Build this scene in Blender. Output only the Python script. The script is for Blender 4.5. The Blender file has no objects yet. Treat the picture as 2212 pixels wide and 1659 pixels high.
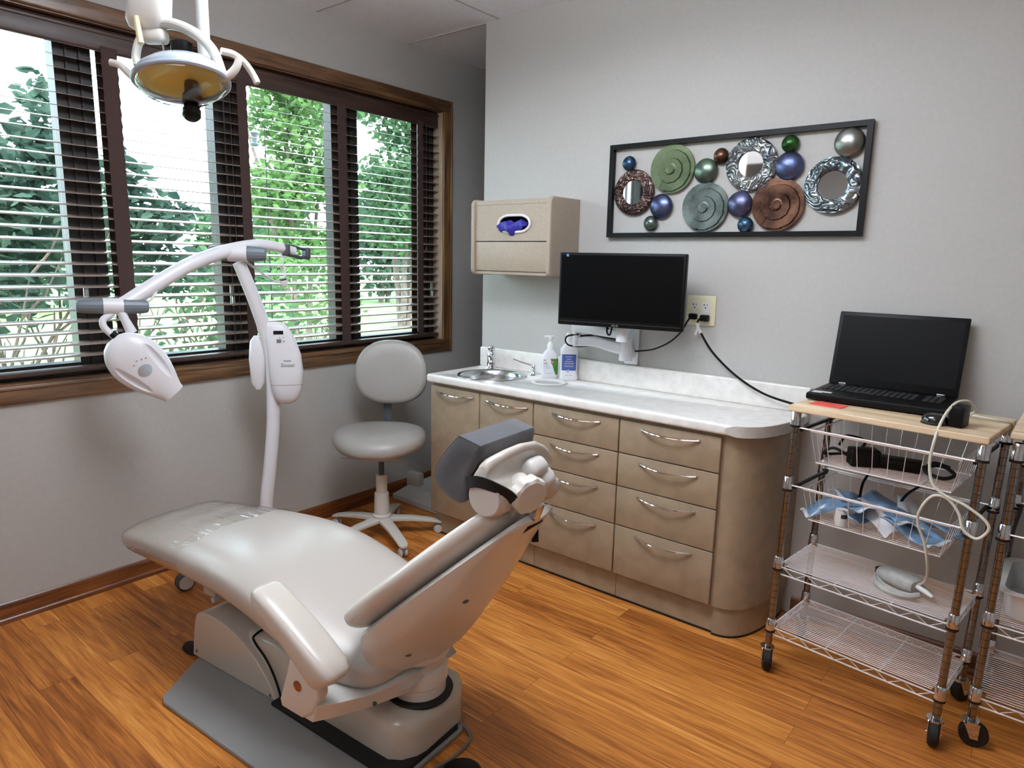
import bpy, bmesh, math, random
import numpy as np
from mathutils import Vector, Matrix
C = bpy.context.scene.collection
R = math.radians
PI = math.pi

# ------------------------------------------------------------------ camera
cam_data = bpy.data.cameras.new('camera')
cam = bpy.data.objects.new('camera', cam_data)
C.objects.link(cam)
cam_data.sensor_fit = 'HORIZONTAL'
cam_data.sensor_width = 36.0
cam_data.lens = 1464.3 / 2212.0 * 36.0
cam_data.clip_start = 0.02
cam_data.clip_end = 200
_y, _p, _r = R(38.696), R(10.317), R(1.231)
_f = Vector((-math.sin(_y) * math.cos(_p), math.cos(_y) * math.cos(_p), -math.sin(_p)))
_rt = Vector((math.cos(_y), math.sin(_y), 0))
_up = _rt.cross(_f)
_r2 = math.cos(_r) * _rt + math.sin(_r) * _up
_u2 = -math.sin(_r) * _rt + math.cos(_r) * _up
M3 = Matrix((_r2, _u2, -_f)).transposed()
cam.matrix_world = Matrix.Translation((2.4765, -2.8183, 1.4403)) @ M3.to_4x4()
bpy.context.scene.camera = cam

# ------------------------------------------------------------------ world, sun, exposure
W = bpy.data.worlds.new('sky')
bpy.context.scene.world = W
W.use_nodes = True
wn = W.node_tree.nodes
wl = W.node_tree.links
bg = wn['Background']
_tc = wn.new('ShaderNodeTexCoord')
_sep = wn.new('ShaderNodeSeparateXYZ')
_rmp = wn.new('ShaderNodeValToRGB')
_rmp.color_ramp.elements[0].position = 0.0
_rmp.color_ramp.elements[0].color = (0.80, 0.90, 1.0, 1)
_rmp.color_ramp.elements[1].position = 0.6
_rmp.color_ramp.elements[1].color = (0.66, 0.83, 1.0, 1)
wl.new(_tc.outputs['Generated'], _sep.inputs[0])
wl.new(_sep.outputs['Z'], _rmp.inputs['Fac'])
wl.new(_rmp.outputs['Color'], bg.inputs['Color'])
bg.inputs['Strength'].default_value = 9.0
sd = bpy.data.lights.new('sun', 'SUN')
sd.energy = 6.0
sd.angle = R(6)
sd.color = (1.0, 0.96, 0.86)
sun = bpy.data.objects.new('sun', sd)
C.objects.link(sun)
sun.rotation_euler = Vector((0.62, -0.25, 0.75)).to_track_quat('Z', 'Y').to_euler()
LIGHT_POWER = 10.0
vs = bpy.context.scene.view_settings
vs.view_transform = 'Standard'
vs.look = 'None'
vs.exposure = 0.26
vs.gamma = 1.0
vs.use_curve_mapping = False


# ------------------------------------------------------------------ materials
def lin(c):
    return tuple(((x / 255.0) / 12.92 if x / 255.0 <= 0.04045 else ((x / 255.0 + 0.055) / 1.055) ** 2.4) for x in c) + (1,)


def mat(name, col, rough=0.5, metal=0.0, coat=0.0, coat_rough=0.1, var=0.0, var_scale=20.0, var_stretch=(1, 1, 1), col2=None,
        bump=0.0, bump_scale=200.0, spec=0.5, emit=None, emit_strength=0.0, trans=0.0, sheen=0.0):
    m = bpy.data.materials.new(name)
    m.use_nodes = True
    nt = m.node_tree
    b = nt.nodes['Principled BSDF']
    b.inputs['Base Color'].default_value = lin(col)
    b.inputs['Roughness'].default_value = rough
    b.inputs['Metallic'].default_value = metal
    b.inputs['Coat Weight'].default_value = coat
    b.inputs['Coat Roughness'].default_value = coat_rough
    b.inputs['Specular IOR Level'].default_value = spec
    b.inputs['Transmission Weight'].default_value = trans
    b.inputs['Sheen Weight'].default_value = sheen
    if emit:
        b.inputs['Emission Color'].default_value = lin(emit)
        b.inputs['Emission Strength'].default_value = emit_strength
    tc = nt.nodes.new('ShaderNodeTexCoord')
    if var > 0 or col2:
        mp = nt.nodes.new('ShaderNodeMapping')
        mp.inputs['Scale'].default_value = var_stretch
        nz = nt.nodes.new('ShaderNodeTexNoise')
        nz.inputs['Scale'].default_value = var_scale
        nz.inputs['Detail'].default_value = 6
        rp = nt.nodes.new('ShaderNodeValToRGB')
        c2 = col2 if col2 else tuple(max(0, min(255, x * (1 - var))) for x in col)
        c1 = col if col2 else tuple(max(0, min(255, x * (1 + var))) for x in col)
        rp.color_ramp.elements[0].position = 0.32
        rp.color_ramp.elements[0].color = lin(c2)
        rp.color_ramp.elements[1].position = 0.68
        rp.color_ramp.elements[1].color = lin(c1)
        nt.links.new(tc.outputs['Object'], mp.inputs[0])
        nt.links.new(mp.outputs[0], nz.inputs['Vector'])
        nt.links.new(nz.outputs['Fac'], rp.inputs['Fac'])
        nt.links.new(rp.outputs['Color'], b.inputs['Base Color'])
    if bump > 0:
        n2 = nt.nodes.new('ShaderNodeTexNoise')
        n2.inputs['Scale'].default_value = bump_scale
        n2.inputs['Detail'].default_value = 3
        bp = nt.nodes.new('ShaderNodeBump')
        bp.inputs['Strength'].default_value = bump
        bp.inputs['Distance'].default_value = 0.01
        nt.links.new(tc.outputs['Object'], n2.inputs['Vector'])
        nt.links.new(n2.outputs['Fac'], bp.inputs['Height'])
        nt.links.new(bp.outputs['Normal'], b.inputs['Normal'])
    return m


def schlick(nt, gloss, f0=0.04):
    """same reflectance seen from both faces of a thin sheet"""
    lwt = nt.nodes.new('ShaderNodeLayerWeight')
    lwt.inputs['Blend'].default_value = 0.5
    pw_ = nt.nodes.new('ShaderNodeMath')
    pw_.operation = 'POWER'
    pw_.inputs[1].default_value = 5.0
    ma = nt.nodes.new('ShaderNodeMath')
    ma.operation = 'MULTIPLY_ADD'
    ma.inputs[1].default_value = (1 - f0) * gloss
    ma.inputs[2].default_value = f0 * gloss
    nt.links.new(lwt.outputs['Facing'], pw_.inputs[0])
    nt.links.new(pw_.outputs[0], ma.inputs[0])
    return ma.outputs[0]


def thin_glass(name, tint=(0.93, 0.97, 0.95), gloss=0.5, rough=0.0):
    m = bpy.data.materials.new(name)
    m.use_nodes = True
    nt = m.node_tree
    nt.nodes.clear()
    out = nt.nodes.new('ShaderNodeOutputMaterial')
    tr = nt.nodes.new('ShaderNodeBsdfTransparent')
    tr.inputs[0].default_value = tint + (1,)
    gl = nt.nodes.new('ShaderNodeBsdfGlossy')
    gl.inputs['Roughness'].default_value = rough
    fac = schlick(nt, gloss)
    mx = nt.nodes.new('ShaderNodeMixShader')
    nt.links.new(fac, mx.inputs[0])
    nt.links.new(tr.outputs[0], mx.inputs[1])
    nt.links.new(gl.outputs[0], mx.inputs[2])
    nt.links.new(mx.outputs[0], out.inputs[0])
    return m


def wood_mat(name, dark, light, axis='X', rough=0.4, scale=6.0, coat=0.2, spec=0.5, coat_ior=1.5):
    """solid timber: grain lines stretched along one axis"""
    m = bpy.data.materials.new(name)
    m.use_nodes = True
    nt = m.node_tree
    b = nt.nodes['Principled BSDF']
    b.inputs['Roughness'].default_value = rough
    b.inputs['Coat Weight'].default_value = coat
    b.inputs['Coat Roughness'].default_value = 0.2
    b.inputs['Coat IOR'].default_value = coat_ior
    b.inputs['Specular IOR Level'].default_value = spec
    tc = nt.nodes.new('ShaderNodeTexCoord')
    mp = nt.nodes.new('ShaderNodeMapping')
    sc = {'X': (0.6, 9, 9), 'Y': (9, 0.6, 9), 'Z': (9, 9, 0.6)}[axis]
    mp.inputs['Scale'].default_value = sc
    nz = nt.nodes.new('ShaderNodeTexNoise')
    nz.inputs['Scale'].default_value = scale
    nz.inputs['Detail'].default_value = 8
    nz.inputs['Distortion'].default_value = 0.6
    rp = nt.nodes.new('ShaderNodeValToRGB')
    rp.color_ramp.elements[0].position = 0.35
    rp.color_ramp.elements[0].color = lin(dark)
    rp.color_ramp.elements[1].position = 0.65
    rp.color_ramp.elements[1].color = lin(light)
    nt.links.new(tc.outputs['Object'], mp.inputs[0])
    nt.links.new(mp.outputs[0], nz.inputs['Vector'])
    nt.links.new(nz.outputs['Fac'], rp.inputs['Fac'])
    nt.links.new(rp.outputs['Color'], b.inputs['Base Color'])
    bp = nt.nodes.new('ShaderNodeBump')
    bp.inputs['Strength'].default_value = 0.15
    bp.inputs['Distance'].default_value = 0.004
    nt.links.new(nz.outputs['Fac'], bp.inputs['Height'])
    nt.links.new(bp.outputs['Normal'], b.inputs['Normal'])
    return m


def floor_mat():
    m = bpy.data.materials.new('plank floor')
    m.use_nodes = True
    nt = m.node_tree
    L = nt.links.new
    b = nt.nodes['Principled BSDF']
    tc = nt.nodes.new('ShaderNodeTexCoord')
    br = nt.nodes.new('ShaderNodeTexBrick')
    br.offset = 0.37
    br.offset_frequency = 2
    br.inputs['Color1'].default_value = (0, 0, 0, 1)
    br.inputs['Color2'].default_value = (1, 1, 1, 1)
    br.inputs['Mortar'].default_value = (0.5, 0.5, 0.5, 1)
    br.inputs['Scale'].default_value = 1.0
    br.inputs['Brick Width'].default_value = 1.22
    br.inputs['Row Height'].default_value = 0.105
    br.inputs['Mortar Size'].default_value = 0.0006
    br.inputs['Mortar Smooth'].default_value = 0.2
    L(tc.outputs['Object'], br.inputs['Vector'])
    # every plank gets its own slice of grain
    mul = nt.nodes.new('ShaderNodeVectorMath')
    mul.operation = 'MULTIPLY'
    mul.inputs[1].default_value = (7.0, 13.0, 5.0)
    L(br.outputs['Color'], mul.inputs[0])
    mp = nt.nodes.new('ShaderNodeMapping')
    mp.inputs['Scale'].default_value = (0.85, 11.0, 1.0)
    L(tc.outputs['Object'], mp.inputs[0])
    add = nt.nodes.new('ShaderNodeVectorMath')
    add.operation = 'ADD'
    L(mp.outputs[0], add.inputs[0])
    L(mul.outputs[0], add.inputs[1])
    n1 = nt.nodes.new('ShaderNodeTexNoise')
    n1.inputs['Scale'].default_value = 2.2
    n1.inputs['Detail'].default_value = 7
    n1.inputs['Roughness'].default_value = 0.62
    n1.inputs['Distortion'].default_value = 1.3
    L(add.outputs[0], n1.inputs['Vector'])
    mp2 = nt.nodes.new('ShaderNodeMapping')
    mp2.inputs['Scale'].default_value = (3.0, 75.0, 1.0)
    L(tc.outputs['Object'], mp2.inputs[0])
    add2 = nt.nodes.new('ShaderNodeVectorMath')
    add2.operation = 'ADD'
    L(mp2.outputs[0], add2.inputs[0])
    L(mul.outputs[0], add2.inputs[1])
    n2 = nt.nodes.new('ShaderNodeTexNoise')
    n2.inputs['Scale'].default_value = 1.6
    n2.inputs['Detail'].default_value = 5
    n2.inputs['Distortion'].default_value = 0.8
    L(add2.outputs[0], n2.inputs['Vector'])
    mixn = nt.nodes.new('ShaderNodeMix')
    mixn.data_type = 'FLOAT'
    mixn.inputs[0].default_value = 0.38
    L(n1.outputs['Fac'], mixn.inputs[2])
    L(n2.outputs['Fac'], mixn.inputs[3])
    sepc = nt.nodes.new('ShaderNodeSeparateColor')
    L(br.outputs['Color'], sepc.inputs[0])
    m1 = nt.nodes.new('ShaderNodeMath')
    m1.operation = 'MULTIPLY_ADD'
    m1.inputs[1].default_value = 0.13
    L(sepc.outputs[0], m1.inputs[0])
    L(mixn.outputs[0], m1.inputs[2])
    rp = nt.nodes.new('ShaderNodeValToRGB')
    e = rp.color_ramp.elements
    e[0].position = 0.36
    e[0].color = lin((122, 66, 26))
    e[1].position = 0.78
    e[1].color = lin((236, 168, 88))
    k = e.new(0.5)
    k.color = lin((170, 100, 42))
    k = e.new(0.62)
    k.color = lin((208, 132, 58))
    L(m1.outputs[0], rp.inputs['Fac'])
    dk = nt.nodes.new('ShaderNodeMix')
    dk.data_type = 'RGBA'
    dk.inputs[7].default_value = lin((88, 44, 16))
    L(br.outputs['Fac'], dk.inputs[0])
    L(rp.outputs['Color'], dk.inputs[6])
    L(dk.outputs[2], b.inputs['Base Color'])
    b.inputs['Roughness'].default_value = 0.42
    b.inputs['Specular IOR Level'].default_value = 0.4
    bp = nt.nodes.new('ShaderNodeBump')
    bp.inputs['Strength'].default_value = 0.12
    bp.inputs['Distance'].default_value = 0.004
    L(n2.outputs['Fac'], bp.inputs['Height'])
    L(bp.outputs['Normal'], b.inputs['Normal'])
    return m


def leaf_mat(name, c1, c2):
    m = bpy.data.materials.new(name)
    m.use_nodes = True
    nt = m.node_tree
    nt.nodes.clear()
    L = nt.links.new
    out = nt.nodes.new('ShaderNodeOutputMaterial')
    tc = nt.nodes.new('ShaderNodeTexCoord')
    nz = nt.nodes.new('ShaderNodeTexNoise')
    nz.inputs['Scale'].default_value = 3.0
    nz.inputs['Detail'].default_value = 4
    rp = nt.nodes.new('ShaderNodeValToRGB')
    rp.color_ramp.elements[0].position = 0.35
    rp.color_ramp.elements[0].color = lin(c1)
    rp.color_ramp.elements[1].position = 0.65
    rp.color_ramp.elements[1].color = lin(c2)
    L(tc.outputs['Object'], nz.inputs['Vector'])
    L(nz.outputs['Fac'], rp.inputs['Fac'])
    d = nt.nodes.new('ShaderNodeBsdfDiffuse')
    t = nt.nodes.new('ShaderNodeBsdfTranslucent')
    mx = nt.nodes.new('ShaderNodeMixShader')
    mx.inputs[0].default_value = 0.45
    L(rp.outputs['Color'], d.inputs[0])
    L(rp.outputs['Color'], t.inputs[0])
    L(d.outputs[0], mx.inputs[1])
    L(t.outputs[0], mx.inputs[2])
    L(mx.outputs[0], out.inputs[0])
    return m


MT = {}
MT['wall'] = mat('greige wall paint', (186, 184, 180), 0.7, var=0.012, var_scale=60, bump=0.06, bump_scale=350)
MT['ceiling'] = mat('ceiling tile', (236, 240, 246), 0.9, var=0.02, var_scale=90, bump=0.25, bump_scale=180)
MT['gridbar'] = mat('ceiling grid', (190, 189, 187), 0.5)
MT['floor'] = floor_mat()
MT['oak'] = wood_mat('oak casing', (80, 56, 38), (134, 98, 66), 'Y', 0.35, 5.0, 0.3)
MT['oak_v'] = wood_mat('oak casing upright', (90, 62, 38), (148, 108, 68), 'Z', 0.35, 5.0, 0.3)
MT['base_oak'] = wood_mat('oak baseboard', (84, 44, 20), (142, 84, 44), 'Y', 0.3, 5.0, 0.4)
MT['base_oak_x'] = wood_mat('oak baseboard along wall', (84, 44, 20), (142, 84, 44), 'X', 0.3, 5.0, 0.4)
MT['blind'] = wood_mat('paled walnut slat', (136, 118, 108), (164, 146, 136), 'Y', 0.25, 6.0, 1.0, 0.7, 1.9)  # walnut paled: skylight on the slats and ceiling bounce put into its colour
MT['valance'] = wood_mat('dark walnut valance', (58, 42, 36), (80, 60, 52), 'Y', 0.45, 4.0, 0.1)
MT['tape'] = mat('brown ladder tape', (72, 54, 50), 0.9, bump=0.3, bump_scale=500)
MT['winframe'] = mat('dark bronze sash', (44, 38, 38), 0.45)
MT['glass'] = thin_glass('window glass')
MT['jamb'] = wood_mat('daylit oak jamb', (172, 150, 128), (204, 184, 160), 'Z', 0.4, 4.0, 0.2)  # oak lightened: daylight on the reveal put into its colour
MT['cab'] = mat('taupe cabinet laminate', (158, 139, 115), 0.45, var=0.05, var_scale=16, bump=0.05, bump_scale=600)
MT['cab_dark'] = mat('painted hollow dark', (34, 27, 22), 0.8)  # near-black that paints the shade inside the wall box
MT['disp'] = mat('taupe dispenser laminate', (168, 153, 136), 0.45, var=0.035, var_scale=160)
MT['ctop'] = mat('speckled counter laminate', (236, 232, 227), 0.28, var=0.035, var_scale=22, spec=0.5)
MT['cedge'] = mat('counter edge band', (200, 195, 188), 0.35, var=0.03, var_scale=40)
MT['steel'] = mat('brushed steel', (190, 190, 192), 0.22, metal=1.0)
MT['chrome'] = mat('chrome', (214, 214, 216), 0.08, metal=1.0)
MT['wire'] = mat('chrome wire', (250, 250, 252), 0.25, metal=0.5)
MT['vinyl'] = mat('cream vinyl', (206, 198, 188), 0.30, coat=0.25, coat_rough=0.15, bump=0.02, bump_scale=400)
MT['vinyl_seat'] = mat('cream seat vinyl', (192, 184, 176), 0.34, coat=0.2, coat_rough=0.2, bump=0.02, bump_scale=400)
MT['shell'] = mat('cream moulded plastic', (216, 213, 209), 0.28, coat=0.3, coat_rough=0.1, bump=0.015, bump_scale=300)
MT['cover'] = mat('cream gloss cover', (196, 188, 176), 0.22, coat=0.4, coat_rough=0.06)
MT['plate'] = mat('grey steel plate', (142, 141, 140), 0.42, bump=0.02, bump_scale=500)
MT['black'] = mat('black plastic', (9, 9, 10), 0.42, spec=0.22)
MT['blackrub'] = mat('black rubber', (12, 12, 12), 0.6)
MT['keys'] = mat('dark grey keys', (34, 34, 36), 0.55)
MT['screen'] = mat('switched off screen', (3, 3, 4), 0.4, spec=0.12)
MT['pillow'] = mat('charcoal suede', (76, 76, 81), 0.75, sheen=0.35, var=0.06, var_scale=30, bump=0.1, bump_scale=300)
MT['strap'] = mat('black webbing', (10, 10, 10), 0.8)
MT['stool'] = mat('grey vinyl', (168, 165, 160), 0.36, coat=0.1, coat_rough=0.25, bump=0.02, bump_scale=400)
MT['stoolbase'] = mat('off white metal', (206, 202, 194), 0.35)
MT['white'] = mat('white plastic', (224, 224, 228), 0.32, coat=0.1)
MT['white_r'] = mat('matte white plastic', (226, 225, 222), 0.45)
MT['greyknob'] = mat('slate grey plastic', (112, 122, 130), 0.42)
MT['darkgrey'] = mat('dark grey plastic', (76, 82, 88), 0.4)
MT['lamp_cream'] = mat('lamp cream plastic', (214, 210, 202), 0.35)
MT['lamp_sil'] = mat('lamp silver', (184, 196, 210), 0.25, metal=0.5)
MT['reflector'] = mat('dichroic reflector', (255, 238, 140), 0.3, metal=0.15)
MT['shield'] = thin_glass('clear shield', (0.94, 0.97, 1.0), 2.2, 0.05)
MT['bamboo'] = wood_mat('pale wood shelf top', (206, 176, 140), (236, 214, 180), 'X', 0.45, 3.0, 0.05)
MT['ivory'] = mat('ivory outlet plate', (226, 220, 190), 0.4)
MT['blue_glove'] = mat('blue nitrile', (44, 40, 150), 0.5, bump=0.2, bump_scale=60)
MT['white_cord'] = mat('cream cord', (206, 202, 186), 0.45)
MT['red_note'] = mat('red note', (238, 92, 84), 0.6)
MT['label_blue'] = mat('blue label', (72, 92, 160), 0.5)
MT['label_green'] = mat('green label', (84, 142, 48), 0.5, col2=(50, 108, 50), var_scale=30)
MT['red'] = mat('red print', (160, 50, 44), 0.5)
MT['grey_print'] = mat('grey print', (110, 116, 124), 0.5)
MT['pale_print'] = mat('pale blue print', (178, 188, 200), 0.5)
MT['navy_print'] = mat('dark print', (50, 56, 70), 0.5)
MT['sticker'] = mat('blue sticker', (60, 130, 190), 0.4)
MT['logo'] = mat('grey logo print', (140, 140, 144), 0.4)
MT['pouch'] = mat('blue sterilisation pouch', (112, 142, 172), 0.3, coat=0.4, coat_rough=0.1, var=0.14, var_scale=25)
MT['pouch_w'] = mat('white paper pouch', (206, 206, 208), 0.5)
MT['greycloth'] = mat('grey coiled strap', (176, 174, 168), 0.55, var=0.06, var_scale=40)
MT['purple'] = mat('purple packet', (64, 36, 104), 0.5)
MT['dull_chrome'] = mat('dull chrome pole', (140, 140, 142), 0.1, metal=1.0)  # one even chrome grey for the cart posts
MT['gold'] = mat('copper bolt', (170, 132, 112), 0.25, metal=1.0)
MT['grey_light'] = mat('light grey plastic', (186, 186, 184), 0.5)
MT['bark'] = mat('bark', (92, 78, 72), 0.9, var=0.2, var_scale=12)
MT['lawn'] = mat('lawn grass', (116, 144, 80), 0.9, col2=(94, 124, 62), var_scale=1.4, bump=0.5, bump_scale=20)
MT['leaf_dark'] = leaf_mat('dark leaf', (50, 68, 60), (84, 104, 90))  # leaf greens paled here and below: window glare put into their colour
MT['leaf_mid'] = leaf_mat('mid green leaf', (60, 84, 64), (94, 120, 86))
MT['leaf_lime'] = leaf_mat('bright leaf', (74, 100, 62), (108, 134, 84))
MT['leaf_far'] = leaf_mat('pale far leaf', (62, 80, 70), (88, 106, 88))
MT['clear_plastic'] = mat('translucent plastic', (196, 192, 186), 0.3, trans=0.3)


# ------------------------------------------------------------------ mesh helpers
class MB:
    def __init__(s):
        s.v = []
        s.f = []

    def add(s, v, f, m=None):
        n = len(s.v)
        s.v += [tuple((m @ Vector(p)) if m else p) for p in v]
        s.f += [[i + n for i in q] for q in f]
        return s

    def box(s, c, d, rz=0.0, m=None):
        x, y, z = d[0] / 2, d[1] / 2, d[2] / 2
        v = [(-x, -y, -z), (x, -y, -z), (x, y, -z), (-x, y, -z), (-x, -y, z), (x, -y, z), (x, y, z), (-x, y, z)]
        f = [[0, 3, 2, 1], [4, 5, 6, 7], [0, 1, 5, 4], [1, 2, 6, 5], [2, 3, 7, 6], [3, 0, 4, 7]]
        t = Matrix.Translation(c) @ Matrix.Rotation(rz, 4, 'Z')
        if m:
            t = Matrix.Translation(c) @ m
        return s.add(v, f, t)

    def bb(s, x0, x1, y0, y1, z0, z1):
        return s.box(((x0 + x1) / 2, (y0 + y1) / 2, (z0 + z1) / 2), (x1 - x0, y1 - y0, z1 - z0))

    def rbox(s, c, d, r=0.01, seg=3, m=None):
        b = bmesh.new()
        bmesh.ops.create_cube(b, size=1.0)
        bmesh.ops.scale(b, vec=d, verts=b.verts)
        r = min(r, min(d) * 0.49)
        bmesh.ops.bevel(b, geom=list(b.edges), offset=r, segments=seg, profile=0.5, affect='EDGES')
        t = Matrix.Translation(c)
        if m:
            t = t @ m
        s.bm(b, t)
        return s

    def bm(s, b, t=None):
        b.verts.ensure_lookup_table()
        b.verts.index_update()
        s.add([v.co[:] for v in b.verts], [[v.index for v in f.verts] for f in b.faces], t)
        b.free()
        return s

    def tube(s, pts, r, n=10, closed=False, cap=True, flat=1.0):
        pts = [Vector(p) for p in pts]
        N = len(pts)
        rs = r if isinstance(r, (list, tuple)) else [r] * N
        tang = []
        for i in range(N):
            a = pts[(i - 1) % N] if (closed or i > 0) else pts[i]
            b = pts[(i + 1) % N] if (closed or i < N - 1) else pts[i]
            t = (b - a)
            tang.append(t.normalized() if t.length > 1e-9 else Vector((0, 0, 1)))
        up = Vector((0, 0, 1)) if abs(tang[0].z) < 0.9 else Vector((1, 0, 0))
        nrm = (up - tang[0] * up.dot(tang[0])).normalized()
        v = []
        for i in range(N):
            nrm = (nrm - tang[i] * nrm.dot(tang[i]))
            nrm = nrm.normalized() if nrm.length > 1e-6 else tang[i].orthogonal().normalized()
            bi = tang[i].cross(nrm)
            for k in range(n):
                a = 2 * PI * k / n
                v.append(tuple(pts[i] + rs[i] * (math.cos(a) * nrm * flat + math.sin(a) * bi)))
        f = []
        for i in range(N - (0 if closed else 1)):
            j = (i + 1) % N
            for k in range(n):
                l = (k + 1) % n
                f.append([i * n + k, i * n + l, j * n + l, j * n + k])
        if cap and not closed:
            f.append(list(range(n))[::-1])
            f.append([(N - 1) * n + k for k in range(n)])
        return s.add(v, f)

    def cyl(s, a, b, r, n=24, r2=None):
        return s.tube([a, b], [r, r2 if r2 is not None else r], n)

    def lathe(s, prof, n=32, m=None, sx=1.0, sy=1.0, cap=True):
        v = []
        for (r, z) in prof:
            for k in range(n):
                a = 2 * PI * k / n
                v.append((r * math.cos(a) * sx, r * math.sin(a) * sy, z))
        f = []
        for i in range(len(prof) - 1):
            for k in range(n):
                l = (k + 1) % n
                f.append([i * n + k, i * n + l, (i + 1) * n + l, (i + 1) * n + k])
        if cap and prof[0][0] > 1e-6:
            f.append(list(range(n))[::-1])
        if cap and prof[-1][0] > 1e-6:
            f.append([(len(prof) - 1) * n + k for k in range(n)])
        return s.add(v, f, m)

    def loft(s, rings, cap=True, closed=True):
        n = len(rings[0])
        v = [tuple(p) for r in rings for p in r]
        f = []
        for i in range(len(rings) - 1):
            for k in range(n if closed else n - 1):
                l = (k + 1) % n
                f.append([i * n + k, i * n + l, (i + 1) * n + l, (i + 1) * n + k])
        if cap:
            f.append(list(range(n))[::-1])
            f.append([(len(rings) - 1) * n + k for k in range(n)])
        return s.add(v, f)

    def prism(s, poly, h0, h1, axis='z', bevel=0.0, seg=2):
        """poly: 2d outline; axis z -> (x,y), y -> (x,z), x -> (y,z)"""
        def to3(p, h):
            return {'z': (p[0], p[1], h), 'y': (p[0], h, p[1]), 'x': (h, p[0], p[1])}[axis]
        b = bmesh.new()
        lo = [b.verts.new(to3(p, h0)) for p in poly]
        hi = [b.verts.new(to3(p, h1)) for p in poly]
        n = len(poly)
        b.faces.new(lo[::-1])
        b.faces.new(hi)
        for i in range(n):
            j = (i + 1) % n
            b.faces.new([lo[i], lo[j], hi[j], hi[i]])
        bmesh.ops.recalc_face_normals(b, faces=b.faces)
        if bevel > 0:
            ed = [e for e in b.edges if (e.verts[0] in lo and e.verts[1] in lo) or (e.verts[0] in hi and e.verts[1] in hi)]
            bmesh.ops.bevel(b, geom=ed, offset=bevel, segments=seg, profile=0.5, affect='EDGES', clamp_overlap=True)
        return s.bm(b)


def cr(pts, n=8, closed=False):
    """catmull-rom through points"""
    P = [Vector(p) for p in pts]
    N = len(P)
    out = []
    for i in range(N if closed else N - 1):
        p0 = P[(i - 1) % N] if (closed or i > 0) else P[0] * 2 - P[1]
        p1 = P[i]
        p2 = P[(i + 1) % N]
        p3 = P[(i + 2) % N] if (closed or i < N - 2) else P[-1] * 2 - P[-2]
        for k in range(n):
            t = k / n
            out.append(0.5 * ((2 * p1) + (-p0 + p2) * t + (2 * p0 - 5 * p1 + 4 * p2 - p3) * t * t + (-p0 + 3 * p1 - 3 * p2 + p3) * t ** 3))
    if not closed:
        out.append(P[-1])
    return out


def interp(tab, x):
    xs = [r[0] for r in tab]
    return [float(np.interp(x, xs, [r[k] for r in tab])) for k in range(1, len(tab[0]))]


def sinterp(tab, x):
    """smooth table lookup"""
    P = [r for r in tab]
    xs = [r[0] for r in P]
    i = max(0, min(len(xs) - 2, int(np.searchsorted(xs, x) - 1)))
    t = (x - xs[i]) / (xs[i + 1] - xs[i])
    out = []
    for k in range(1, len(P[0])):
        p1, p2 = P[i][k], P[i + 1][k]
        h = xs[i + 1] - xs[i]
        m1 = (P[i + 1][k] - P[i - 1][k]) / (xs[i + 1] - xs[i - 1]) * h if i > 0 else (p2 - p1)
        m2 = (P[i + 2][k] - P[i][k]) / (xs[i + 2] - xs[i]) * h if i < len(xs) - 2 else (p2 - p1)
        out.append((2 * t ** 3 - 3 * t ** 2 + 1) * p1 + (t ** 3 - 2 * t ** 2 + t) * m1 + (-2 * t ** 3 + 3 * t ** 2) * p2 + (t ** 3 - t ** 2) * m2)
    return out


def sring(n=32, e=3.0):
    out = []
    for k in range(n):
        a = 2 * PI * k / n
        c, s = math.cos(a), math.sin(a)
        out.append((math.copysign(abs(c) ** (2 / e), c), math.copysign(abs(s) ** (2 / e), s)))
    return out


def obj(name, mb, m, parent=None, label=None, sharp=35, base=None, world=False):
    me = bpy.data.meshes.new(name)
    v = mb.v
    if world and parent is not None:
        p = parent
        inv = p.matrix_basis.inverted()
        v = [tuple(inv @ Vector(q)) for q in v]
    if base is not None:
        v = [(q[0] - base[0], q[1] - base[1], q[2] - base[2]) for q in v]
    me.from_pydata(v, [], mb.f)
    me.update()
    b = bmesh.new()
    b.from_mesh(me)
    bmesh.ops.recalc_face_normals(b, faces=b.faces)
    b.to_mesh(me)
    b.free()
    me.polygons.foreach_set('use_smooth', [True] * len(me.polygons))
    me.set_sharp_from_angle(angle=R(sharp))
    me.materials.append(m)
    o = bpy.data.objects.new(name, me)
    C.objects.link(o)
    if base is not None:
        o.location = base
    if parent is not None:
        o.parent = parent
    if label:
        o['label'] = label
    return o


def tag(o, label, cat, group=None):
    o['label'] = label
    o['category'] = cat
    if group:
        o['group'] = group
    return o


def thing(name, label, cat, loc=(0, 0, 0), rz=0.0, group=None):
    o = bpy.data.objects.new(name, None)
    C.objects.link(o)
    o.empty_display_size = 0.05
    o.location = loc
    o.rotation_euler = (0, 0, rz)
    o.matrix_basis = Matrix.Translation(loc) @ Matrix.Rotation(rz, 4, 'Z')
    return tag(o, label, cat, group)


def struct(name, mb, m, parent=None, sharp=35):
    o = obj(name, mb, m, parent, sharp=sharp)
    o['kind'] = 'structure'
    return o


def dup(root, loc, rz, label, group=None):
    r = root.copy()
    C.objects.link(r)
    r.location = loc
    r.rotation_euler = (0, 0, rz)
    r['label'] = label
    if group:
        r['group'] = group
    for ch in list(root.children):
        c = ch.copy()
        C.objects.link(c)
        c.parent = r
        for g in list(ch.children):
            d = g.copy()
            C.objects.link(d)
            d.parent = c
    return r


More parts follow.
